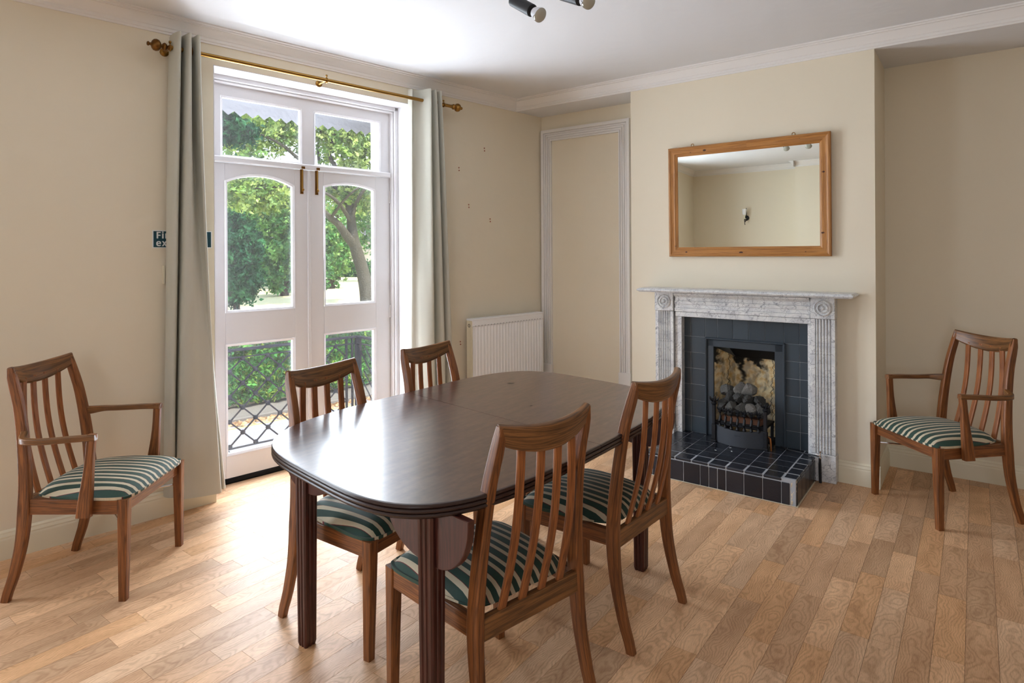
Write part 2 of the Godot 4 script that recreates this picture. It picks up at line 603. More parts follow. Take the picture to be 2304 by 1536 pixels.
func leafy(c: Color) -> StandardMaterial3D:
	var m := mat(c, 0.55)
	m.metallic_specular = 0.15
	m.vertex_color_use_as_albedo = true
	m.cull_mode = BaseMaterial3D.CULL_DISABLED
	m.backlight_enabled = true
	m.backlight = Color(0.5, 0.55, 0.35)
	return m

const CEIL := 2.588
const SOFFIT := 2.5
const OPEN_A := 1.042
const OPEN_B := 2.352
const OPEN_TOP := 2.392
const WALL_T := 0.46
const SECOND := 2.75      # how far along the second french window stands, out of view, lighting the alcove

func build_shell() -> void:
	# window wall with two french-window openings
	var b := MB.new()
	var top := CEIL + 0.25
	b.span(Vector3(-WALL_T, -0.3, -0.9), Vector3(0, top, OPEN_A))
	b.span(Vector3(-WALL_T, OPEN_TOP, OPEN_A), Vector3(0, top, OPEN_B))
	b.span(Vector3(-WALL_T, -0.3, OPEN_B), Vector3(0, top, OPEN_A + SECOND))
	b.span(Vector3(-WALL_T, OPEN_TOP, OPEN_A + SECOND), Vector3(0, top, OPEN_B + SECOND))
	b.span(Vector3(-WALL_T, -0.3, OPEN_B + SECOND), Vector3(0, top, 7.2))
	b.span(Vector3(-WALL_T, -0.3, OPEN_A), Vector3(-0.16, -0.006, OPEN_B))
	b.span(Vector3(-WALL_T, -0.3, OPEN_A + SECOND), Vector3(-0.16, -0.006, OPEN_B + SECOND))
	struct("wall_window", b.mesh(), M.wall, WF, "cream painted wall around the french window")
	# white painted reveals of the two openings, room side
	for k in 2:
		var r := MB.new()
		var z := SECOND * k
		r.span(Vector3(-0.15, 0, OPEN_A + z), Vector3(0.001, OPEN_TOP, OPEN_A + z + 0.004))
		r.span(Vector3(-0.15, 0, OPEN_B + z - 0.004), Vector3(0.001, OPEN_TOP, OPEN_B + z))
		r.span(Vector3(-0.15, OPEN_TOP - 0.004, OPEN_A + z), Vector3(0.001, OPEN_TOP, OPEN_B + z))
		struct("trim_1", r.mesh(), M.gloss_white, WF)
		var e := MB.new()
		e.span(Vector3(-WALL_T - 0.01, -0.02, OPEN_A + z - 0.06), Vector3(-0.245, OPEN_TOP, OPEN_A + z + 0.03))
		e.span(Vector3(-WALL_T - 0.01, -0.02, OPEN_B + z - 0.03), Vector3(-0.245, OPEN_TOP, OPEN_B + z + 0.06))
		e.span(Vector3(-WALL_T - 0.01, OPEN_TOP - 0.03, OPEN_A + z - 0.06), Vector3(-0.245, OPEN_TOP + 0.06, OPEN_B + z + 0.06))
		struct("trim_2", e.mesh(), M.stucco, WF)
	# plug holes and a strip of filler left in the window wall
	var wall: MeshInstance3D = get_node("wall_window")
	for q in [[0.35, 2.152], [0.607, 1.977], [0.513, 1.706], [0.294, 1.605], [0.603, 0.678]]:
		var h := MB.new()
		h.xf = Transform3D(Basis(Vector3.BACK, -PI / 2), Vector3(0, q[1] - 0.008, q[0]))
		h.lathe(pl([0.006, 0.0, 0.006, 0.0015, 0.003, 0.0018, 0.0, 0.0008]), 10)
		h.xf = Transform3D(Basis(Vector3.BACK, -PI / 2), Vector3(0, q[1] + 0.012, q[0] + 0.002))
		h.lathe(pl([0.006, 0.0, 0.006, 0.0015, 0.003, 0.0018, 0.0, 0.0008]), 10)
		put("screw_hole", h.mesh(), M.brick_far, wall)
	var sl := MB.new()
	sl.span(Vector3(0, 1.2, 2.598), Vector3(0.012, 1.296, 2.61), 0.002)
	put("cable_cover", sl.mesh(), M.cream_trim, wall)
	# fireplace wall: chimney breast with the fire opening, two alcoves, and the beam over them
	var c := MB.new()
	var cx0 := 1.02; var cx1 := 2.538
	c.span(Vector3(cx0, -0.3, -0.9), Vector3(1.40, top, 0))
	c.span(Vector3(2.20, -0.3, -0.9), Vector3(cx1, top, 0))
	c.span(Vector3(1.40, 0.93, -0.9), Vector3(2.20, top, 0))
	c.span(Vector3(1.40, -0.3, -0.9), Vector3(2.20, -0.004, 0))
	c.span(Vector3(1.40, -0.004, -0.9), Vector3(2.20, 0.93, -0.42))
	struct("wall_fireplace", c.mesh(), M.wall, Transform3D.IDENTITY, "cream chimney breast above the marble fireplace")
	var a := MB.new()
	a.span(Vector3(-0.3, -0.3, -0.6), Vector3(cx0, SOFFIT, -0.30))
	struct("wall_alcove", a.mesh(), M.wall, Transform3D.IDENTITY, "cream back wall of the shallow alcove inside the white architrave")
	a = MB.new()
	a.span(Vector3(cx1, -0.3, -0.8), Vector3(8.3, SOFFIT, -0.48))
	struct("wall_recess", a.mesh(), M.wall, Transform3D.IDENTITY, "cream back wall of the recess behind the right armchair")
	a = MB.new()
	a.span(Vector3(-0.3, SOFFIT, -0.9), Vector3(cx0, top, 0))
	a.span(Vector3(cx1, SOFFIT, -0.9), Vector3(8.3, top, 0))
	struct("trim_3", a.mesh(), M.ceiling)
	a = MB.new()
	a.span(Vector3(8.0, -0.3, -0.7), Vector3(8.3, top, 7.0))
	struct("unseen_wall_right", a.mesh(), M.wall)  # unseen wall, set far off so less light bounces onto the window wall
	a = MB.new()
	a.span(Vector3(-1.5, -0.3, 6.65), Vector3(0.75, top, 7.0))
	a.span(Vector3(0.75, -0.3, 6.35), Vector3(2.3, top, 7.0))
	a.span(Vector3(2.3, -0.3, 6.65), Vector3(2.95, top, 7.0))
	a.span(Vector3(4.25, -0.3, 6.65), Vector3(8.3, top, 7.0))
	a.span(Vector3(2.95, -0.3, 6.65), Vector3(4.25, 0.7, 7.0))
	a.span(Vector3(2.95, 2.4, 6.65), Vector3(4.25, top, 7.0))
	struct("wall_behind", a.mesh(), M.wall)
	a = MB.new()
	a.prism(pl([-0.05, -0.9, 8.3, -0.9, 8.3, 7.0, -1.5, 7.0, -1.5, 6.9]), 0, 0.25)
	struct("ceiling", a.mesh(), M.ceiling, Transform3D(Basis(Vector3.RIGHT, PI / 2), Vector3(0, CEIL + 0.25, 0)), "white plaster ceiling")
	var unseen_sash := Node3D.new()  # window out of view behind the camera, placed to go with its area light
	unseen_sash.name = "unseen_window_2"
	unseen_sash.set_meta("kind", "structure")
	unseen_sash.position = Vector3(3.6, 0.7, 6.8)
	add_child(unseen_sash)
	a = MB.new()
	for q in [[-0.65, 0, -0.59, 1.7], [0.59, 0, 0.65, 1.7], [-0.65, 0, 0.65, 0.08], [-0.65, 1.62, 0.65, 1.7], [-0.65, 0.82, 0.65, 0.88], [-0.015, 0.08, 0.015, 1.62]]:
		a.span(Vector3(q[0], q[1], -0.025), Vector3(q[2], q[3], 0.025), 0.004)
	put("sash_frame", a.mesh(), M.gloss_white, unseen_sash)
	a = MB.new()
	a.span(Vector3(-0.6, 0.05, -0.002), Vector3(0.6, 1.65, 0.002))
	put("pane", a.mesh(), M.glass, unseen_sash)
	# unseen storey above, placed to shade the balcony and near half of the road
	a = MB.new()
	a.span(Vector3(-WALL_T, CEIL + 0.25, -6.0), Vector3(-0.05, 9.5, 10.0))
	a.span(Vector3(-WALL_T, -3.0, -6.0), Vector3(-0.05, CEIL + 0.25, -0.9))
	a.span(Vector3(-WALL_T, -3.0, 7.2), Vector3(-0.05, CEIL + 0.25, 10.0))
	a.span(Vector3(-WALL_T, -3.0, -0.9), Vector3(-0.05, -0.3, 7.2))
	struct("unseen_facade", a.mesh(), M.stucco, WF)

# moulding drawn in (out from the wall, height) and run from a to b on a wall face; out points into the room
func run_moulding(b: MB, prof: PackedVector2Array, from: Vector3, to: Vector3, out: Vector3) -> void:
	var d := (to - from).normalized()
	var o := out.normalized()
	var basis := Basis(o, Vector3.UP, o.cross(Vector3.UP))
	var f0 := Transform3D(basis, from); var f1 := Transform3D(basis, to)
	if basis.z.dot(d) < 0:
		var s := f0; f0 = f1; f1 = s
	b.loft([f0, f1], prof)

func build_trim() -> void:
	# cornice: fine stepped mouldings under the ceiling
	var cor := pl([0, 0, 0.012, 0, 0.014, 0.018, 0.022, 0.024, 0.024, 0.05, 0.032, 0.056, 0.046, 0.092, 0.066, 0.118, 0.07, 0.128, 0.09, 0.13, 0.092, 0.142, 0.108, 0.146, 0.11, 0.16, 0, 0.16])
	for k in cor.size(): cor[k] *= Vector2(0.66, 0.55)
	var y := CEIL - 0.088
	var b := MB.new()
	run_moulding(b, cor, wpt(0, y, 0.0), wpt(0, y, 6.75), WF.basis.x)
	struct("trim_4", b.mesh(25), M.trim_white, Transform3D.IDENTITY, "white plaster cornice over the french window")
	b = MB.new()
	run_moulding(b, cor, Vector3(-0.02, y, 0), Vector3(8.0, y, 0), Vector3.BACK)
	struct("trim_5", b.mesh(25), M.trim_white, Transform3D.IDENTITY, "white plaster cornice along the fireplace wall")
	b = MB.new()
	run_moulding(b, cor, Vector3(8.0, y, 0), Vector3(8.0, y, 6.65), Vector3.LEFT)
	run_moulding(b, cor, Vector3(-1.0, y, 6.65), Vector3(0.75, y, 6.65), Vector3.FORWARD)
	run_moulding(b, cor, Vector3(0.75, y, 6.35), Vector3(2.3, y, 6.35), Vector3.FORWARD)
	run_moulding(b, cor, Vector3(0.75, y, 6.65), Vector3(0.75, y, 6.24), Vector3.LEFT)
	run_moulding(b, cor, Vector3(2.3, y, 6.65), Vector3(8.0, y, 6.65), Vector3.FORWARD)
	struct("trim_6", b.mesh(25), M.trim_white)
	# baseboards
	var base := pl([0, 0, 0.02, 0, 0.02, 0.085, 0.016, 0.094, 0.017, 0.1, 0.011, 0.112, 0.011, 0.118, 0.004, 0.126, 0, 0.126])
	b = MB.new()
	run_moulding(b, base, wpt(0, 0, OPEN_B + 0.003), wpt(0, 0, OPEN_A + SECOND - 0.003), WF.basis.x)
	run_moulding(b, base, wpt(0, 0, OPEN_B + SECOND + 0.003), wpt(0, 0, 6.7), WF.basis.x)
	run_moulding(b, base, wpt(0, 0, -0.27), wpt(0, 0, OPEN_A - 0.003), WF.basis.x)
	struct("baseboard_window", b.mesh(25), M.cream_trim, Transform3D.IDENTITY, "cream skirting under the window wall")
	b = MB.new()
	run_moulding(b, base, Vector3(1.02, 0, 0), Vector3(1.225, 0, 0), Vector3.BACK)
	run_moulding(b, base, Vector3(2.345, 0, 0), Vector3(2.558, 0, 0), Vector3.BACK)
	run_moulding(b, base, Vector3(2.538, 0, 0.0), Vector3(2.538, 0, -0.48), Vector3.RIGHT)
	run_moulding(b, base, Vector3(2.538, 0, -0.48), Vector3(8.0, 0, -0.48), Vector3.BACK)
	struct("baseboard_fireplace", b.mesh(25), M.cream_trim, Transform3D.IDENTITY, "cream skirting beside the fireplace and behind the right armchair")
	b = MB.new()
	run_moulding(b, base, Vector3(8.0, 0, -0.48), Vector3(8.0, 0, 6.65), Vector3.LEFT)
	struct("baseboard_right", b.mesh(25), M.cream_trim)
	# fluted architrave of the blocked doorway in the left alcove: z -0.30 is the wall face
	b = MB.new()
	var reed := pl([0, 0])
	reed = PackedVector2Array()
	# across the jamb (x 0..0.094), height out of the wall
	var xs := [0.0, 0.0, 0.010, 0.012, 0.016, 0.018, 0.028, 0.030, 0.034, 0.036, 0.046, 0.048, 0.052, 0.054, 0.064, 0.066, 0.070, 0.094, 0.094]
	var hs := [0.0, 0.022, 0.022, 0.014, 0.014, 0.022, 0.022, 0.014, 0.014, 0.022, 0.022, 0.014, 0.014, 0.022, 0.022, 0.016, 0.030, 0.030, 0.0]
	var az := -0.30
	# left jamb, right jamb and head as lofts with mitred ends
	for side in 3:
		var rings := []
		var out := PackedVector2Array()
		for k in xs.size(): out.append(Vector2(xs[k], hs[k]))
		out.reverse()
		var m := MB.new()
		var n := out.size()
		var at := func(o: Vector2, last: bool) -> Vector3:
			# o.x counts from the inner edge outwards
			if side == 0: return Vector3(0.151 - o.x, (2.286 + o.x) if last else 0.0, az + o.y)
			if side == 1: return Vector3(0.779 + o.x, (2.286 + o.x) if last else 0.0, az + o.y)
			return Vector3((0.779 + o.x) if last else (0.151 - o.x), 2.286 + o.x, az + o.y)
		for k in n - 1:
			var p0: Vector3 = at.call(out[k], false); var p1: Vector3 = at.call(out[k + 1], false)
			var q0: Vector3 = at.call(out[k], true); var q1: Vector3 = at.call(out[k + 1], true)
			if side == 1: m.quad(p0, q0, q1, p1)
			elif side == 0: m.quad(p1, q1, q0, p0)
			else: m.quad(p1, q1, q0, p0)
		for k in m.p.size(): b.p.append(m.p[k]); b.t.append(m.t[k])
	b.span(Vector3(0.055, 0, az), Vector3(0.156, 0.42, az + 0.034), 0.004)
	b.span(Vector3(0.774, 0, az), Vector3(0.878, 0.42, az + 0.034), 0.004)
	struct("trim_7", b.mesh(25), M.trim_white, Transform3D.IDENTITY, "white fluted architrave around the blocked doorway in the alcove")

func build_floor() -> void:
	var slab := MB.new()
	slab.prism(pl([-0.05, -0.9, 8.3, -0.9, 8.3, 7.0, -1.5, 7.0, -1.5, 6.9, -0.9, 2.0]), 0.004, 0.25)
	var fl := struct("floor", slab.mesh(), M.underlay, Transform3D(Basis(Vector3.RIGHT, PI / 2), Vector3.ZERO), "light oak strip floor")
	# outline of the room on the floor (x, z)
	var a0 := wpt(0, 0, -0.299); var a1 := wpt(0, 0, OPEN_A); var a2 := wpt(-0.2, 0, OPEN_A); var a3 := wpt(-0.2, 0, OPEN_B); var a4 := wpt(0, 0, OPEN_B); var a5 := wpt(0, 0, 6.71)
	var room := PackedVector2Array([Vector2(a0.x, a0.z), Vector2(1.02, -0.299), Vector2(1.02, 0), Vector2(1.366, 0.0), Vector2(1.366, 0.558), Vector2(2.238, 0.558), Vector2(2.238, 0.0), Vector2(2.538, 0), Vector2(2.538, -0.479), Vector2(8.0, -0.479), Vector2(8.0, 6.35), Vector2(a5.x, 6.35), Vector2(a5.x, 6.35),
		Vector2(a4.x, a4.z), Vector2(a3.x, a3.z), Vector2(a2.x, a2.z), Vector2(a1.x, a1.z)])
	var turn := 0.0
	var along := Vector2(-sin(turn), -cos(turn)); var across := Vector2(cos(turn), -sin(turn))
	var wide := 0.0897
	var boards := []
	var r := RandomNumberGenerator.new()
	r.seed = 5
	for i in range(-28, 96):
		var v := -7.6 - r.randf() * 0.5
		while v < 1.5:
			var len := r.randf_range(0.34, 0.66)
			var q := PackedVector2Array()
			var g := 0.0005
			for c in [[i * wide + g, v + g], [(i + 1) * wide - g, v + g], [(i + 1) * wide - g, v + len - g], [i * wide + g, v + len - g]]:
				q.append(across * c[0] + along * c[1])
			var mid := (q[0] + q[2]) / 2.0
			var strip := r.randi() % 8; var off := r.randf(); var tone := r.randi() % 5
			for part in Geometry2D.intersect_polygons(q, room):
				var area := 0.0
				for k in part.size(): area += part[k].cross(part[(k + 1) % part.size()])
				if absf(area) > 0.0006: boards.append([part, i, v, strip, off, tone, rank_board(mid)])
			v += len
	boards.sort_custom(func(p, q): return p[6] < q[6])
	var rest := MB.new()
	for n in boards.size():
		var bd = boards[n]
		var m: MB = MB.new() if n < 300 else rest
		var part: PackedVector2Array = bd[0]
		var idx := Geometry2D.triangulate_polygon(part)
		var uv := func(p: Vector2) -> Vector2:
			var u: float = p.dot(across) / wide - bd[1]
			return Vector2((bd[3] + 0.04 + 0.92 * u) / 8.0, (p.dot(along) - bd[2]) / 1.05 + bd[4])
		for k in range(0, idx.size(), 3):
			var a: Vector2 = part[idx[k]]; var b: Vector2 = part[idx[k + 1]]; var c: Vector2 = part[idx[k + 2]]
			if (b - a).cross(c - a) > 0:
				var s := b; b = c; c = s
			m.tri(Vector3(a.x, 0, a.y), Vector3(b.x, 0, b.y), Vector3(c.x, 0, c.y), uv.call(a), uv.call(b), uv.call(c))
		var w := 0.0
		for k in part.size(): w += part[k].cross(part[(k + 1) % part.size()])
		for k in part.size():
			var a: Vector2 = part[k]; var b: Vector2 = part[(k + 1) % part.size()]
			if w < 0:
				var s := a; a = b; b = s
			m.quad_uv(Vector3(a.x, -0.004, a.y), Vector3(a.x, 0, a.y), Vector3(b.x, 0, b.y), Vector3(b.x, -0.004, b.y), uv.call(a), uv.call(a), uv.call(b), uv.call(b))
		if n < 300:
			put("plank", m.mesh(), M.planks[bd[5]], fl, fl.transform.affine_inverse())
	var o := put("plank_rest", rest.mesh(), M.planks[0], fl, fl.transform.affine_inverse())
	o.set_meta("kind", "stuff")

# nearest to the viewer's end of the room first, boards the picture cannot reach last
func rank_board(p: Vector2) -> float:
	var d := p - Vector2(2.9946, 4.0567)
	var ahead := d.dot(Vector2(-sin(deg_to_rad(36.89)), -cos(deg_to_rad(36.89))))
	var side := d.dot(Vector2(cos(deg_to_rad(36.89)), -sin(deg_to_rad(36.89))))
	if ahead < 1.8 or absf(side) > ahead * 0.88 + 0.1: return 100.0 + d.length()
	return d.length()

# x along the wall, y up, z outwards through the wall, for drawing joinery with prism()
func face_frame(z: float) -> Transform3D:
	return WF * Transform3D(Basis(Vector3.BACK, Vector3.UP, Vector3.LEFT), Vector3(0, 0, z))

func rect(a: float, y0: float, b: float, y1: float) -> PackedVector2Array:
	return PackedVector2Array([Vector2(a, y0), Vector2(b, y0), Vector2(b, y1), Vector2(a, y1)])

func arch(a: float, y0: float, b: float, spring: float, apex: float) -> PackedVector2Array:
	var o := PackedVector2Array([Vector2(a, y0), Vector2(b, y0)])
	var w := (b - a) / 2.0; var rise := apex - spring
	var r := (w * w + rise * rise) / (2.0 * rise)
	var half := asin(w / r)
	for k in 13:
		var t := half - 2.0 * half * k / 12.0
		o.append(Vector2((a + b) / 2.0 + sin(t) * r, apex - r + cos(t) * r))
	return o

# sloping glazing bead round an opening
func bead(b: MB, open: PackedVector2Array, z0: float, z1: float, w: float) -> void:
	var q := open.duplicate()
	var area := 0.0
	for k in q.size(): area += q[k].cross(q[(k + 1) % q.size()])
	if area < 0: q.reverse()
	var n := q.size()
	var inner := PackedVector2Array()
	for k in n:
		var e0 := (q[k] - q[(k + n - 1) % n]).normalized(); var e1 := (q[(k + 1) % n] - q[k]).normalized()
		var n0 := Vector2(-e0.y, e0.x); var n1 := Vector2(-e1.y, e1.x)
		var m := (n0 + n1).normalized()
		inner.append(q[k] + m * w / maxf(0.3, m.dot(n0)))
	for k in n:
		var j := (k + 1) % n
		var a := q[k]; var c := q[j]; var d := inner[k]; var e := inner[j]
		# z grows outwards, so the room side is low z
		b.quad(Vector3(c.x, c.y, z0), Vector3(a.x, a.y, z0), Vector3(d.x, d.y, z0 + 0.006), Vector3(e.x, e.y, z0 + 0.006))
		b.quad(Vector3(e.x, e.y, z0 + 0.006), Vector3(d.x, d.y, z0 + 0.006), Vector3(d.x, d.y, z1), Vector3(e.x, e.y, z1))
		b.quad(Vector3(a.x, a.y, z1), Vector3(c.x, c.y, z1), Vector3(e.x, e.y, z1), Vector3(d.x, d.y, z1))

func pane(parent: Node3D, poly: PackedVector2Array) -> void:
	var g := MB.new()
	g.prism(poly, 0.222, 0.226)
	put("pane", g.mesh(), M.glass, parent)

func leaf_door(parent: Node3D, a: float, b: float, up: PackedVector2Array, low: PackedVector2Array) -> void:
	# up / low: glass openings; up[0].x .. up[1].x are its sides
	var u0 := up[0].x; var u1 := up[1].x
	var st := MB.new()
	st.prism(rect(a, 0.035, u0, 1.89), 0.2, 0.245, 0.002)
	put("stile", st.mesh(), M.gloss_white, parent)
	st = MB.new()
	st.prism(rect(u1, 0.035, b, 1.89), 0.2, 0.245, 0.002)
	put("stile", st.mesh(), M.gloss_white, parent)
	st = MB.new()
	st.prism(rect(u0, 0.035, u1, low[0].y), 0.2, 0.245)
	put("bottom_rail", st.mesh(), M.gloss_white, parent)
	st = MB.new()
	st.prism(rect(u0, low[2].y, u1, up[0].y), 0.2, 0.245)
	put("middle_rail", st.mesh(), M.gloss_white, parent)
	st = MB.new()
	var head := PackedVector2Array([Vector2(u1, 1.89), Vector2(u0, 1.89)])
	for k in range(up.size() - 1, 1, -1): head.append(up[k])
	st.prism(head, 0.2, 0.245)
	put("top_rail", st.mesh(), M.gloss_white, parent)
	st = MB.new()
	bead(st, up, 0.197, 0.222, 0.014)
	bead(st, low, 0.197, 0.222, 0.014)
	put("glazing_bead", st.mesh(20), M.gloss_white, parent)
	pane(parent, up)
	pane(parent, low)

func build_doors() -> void:
	french_window(0.0, true)
	french_window(SECOND, false)

func french_window(z: float, seen: bool) -> void:
	var at := face_frame(z)
	# lining
	var b := MB.new()
	b.prism(rect(OPEN_A, 0, OPEN_A + 0.03, OPEN_TOP), 0.15, 0.27, 0.003)
	b.prism(rect(OPEN_B - 0.03, 0, OPEN_B, OPEN_TOP), 0.15, 0.27, 0.003)
	b.prism(rect(OPEN_A, OPEN_TOP - 0.03, OPEN_B, OPEN_TOP), 0.15, 0.27, 0.003)
	b.prism(rect(OPEN_A + 0.028, 0, OPEN_A + 0.044, OPEN_TOP - 0.028), 0.166, 0.27, 0.005)
	b.prism(rect(OPEN_B - 0.044, 0, OPEN_B - 0.028, OPEN_TOP - 0.028), 0.166, 0.27, 0.005)
	b.prism(rect(OPEN_A + 0.028, OPEN_TOP - 0.044, OPEN_B - 0.028, OPEN_TOP - 0.028), 0.166, 0.27, 0.005)
	b.prism(rect(OPEN_A + 0.044, 0, OPEN_A + 0.056, OPEN_TOP - 0.044), 0.246, 0.27)
	b.prism(rect(OPEN_B - 0.056, 0, OPEN_B - 0.044, OPEN_TOP - 0.044), 0.246, 0.27)
	struct("trim_8", b.mesh(), M.gloss_white, at, "white door lining" if seen else "")
	b = MB.new()
	b.prism(rect(OPEN_A + 0.04, 0.0, OPEN_B - 0.04, 0.026), 0.205, 0.27, 0.003)
	b.prism(rect(OPEN_A + 0.04, 0.006, OPEN_B - 0.04, 0.03), 0.198, 0.206, 0.003)
	struct("trim_9", b.mesh(), M.dark, at, "dark worn threshold" if seen else "")
	# fixed light over the doors
	var w := Node3D.new()
	w.name = numbered("window_1")
	w.transform = at
	w.set_meta("kind", "structure")
	add_child(w)
	if seen: w.set_meta("label", "two-pane fixed light above the french doors")
	var p0 := rect(1.16, 1.925, 1.662, 2.283); var p1 := rect(1.745, 1.925, 2.245, 2.283)
	b = MB.new()
	b.prism(rect(1.086, 1.925, 1.16, 2.348), 0.2, 0.245)
	b.prism(rect(2.245, 1.925, 2.308, 2.348), 0.2, 0.245)
	b.prism(rect(1.662, 1.925, 1.745, 2.283), 0.2, 0.245)
	b.prism(rect(1.16, 2.283, 2.245, 2.348), 0.2, 0.245)
	put("sash_frame", b.mesh(), M.gloss_white, w)
	b = MB.new()
	b.prism(rect(1.086, 1.893, 2.308, 1.926), 0.18, 0.25, 0.005)
	put("transom_bar", b.mesh(), M.gloss_white, w)
	b = MB.new()
	bead(b, p0, 0.197, 0.222, 0.012)
	bead(b, p1, 0.197, 0.222, 0.012)
	put("glazing_bead", b.mesh(20), M.gloss_white, w)
	pane(w, p0)
	pane(w, p1)
	# the two leaves
	for k in 2:
		var d := Node3D.new()
		d.name = numbered("door_%d" % (k + 1))
		d.transform = at
		d.set_meta("kind", "structure")
		add_child(d)
		if k == 0:
			leaf_door(d, 1.699, 2.306, arch(1.797, 1.006, 2.222, 1.785, 1.838), rect(1.80, 0.165, 2.224, 0.822))
			if seen: d.set_meta("label", "french door leaf beside the left curtain")
		else:
			leaf_door(d, 1.088, 1.694, arch(1.205, 1.006, 1.597, 1.80, 1.832), rect(1.208, 0.165, 1.6, 0.83))
			b = MB.new()
			b.prism(rect(1.69, 0.035, 1.712, 1.888), 0.192, 0.201, 0.003)
			put("meeting_bead", b.mesh(), M.gloss_white, d)
			if seen: d.set_meta("label", "french door leaf beside the right curtain")
			for y in [1.755, 0.94, 0.25]:
				b = MB.new()
				b.xf = Transform3D(Basis.IDENTITY, Vector3(1.09, y - 0.045, 0.198))
				b.lathe(pl([0, 0, 0.006, 0, 0.006, 0.09, 0, 0.09]), 10)
				put("hinge", b.mesh(), M.gloss_white, d)
		# brass flush bolt
		var s := 1.748 if k == 0 else 1.646
		b = MB.new()
		b.prism(rect(s - 0.011, 1.736, s + 0.011, 1.892), 0.196, 0.2, 0.0015)
		b.prism(rect(s - 0.011, 1.894, s + 0.011, 1.91), 0.172, 0.18, 0.0015)
		var bolt := put("bolt", b.mesh(), M.old_brass, d)
		b = MB.new()
		b.tube(PackedVector3Array([Vector3(s, 1.75, 0.192), Vector3(s, 1.9, 0.192)]), 0.005, 8)
		b.xf = Transform3D(Basis(Vector3.RIGHT, -PI / 2), Vector3(s, 1.762, 0.193))
		b.lathe(pl([0, 0, 0.004, 0, 0.004, 0.006, 0.008, 0.01, 0.008, 0.014, 0, 0.018]), 12)
		put("bolt_rod", b.mesh(), M.brass, bolt)

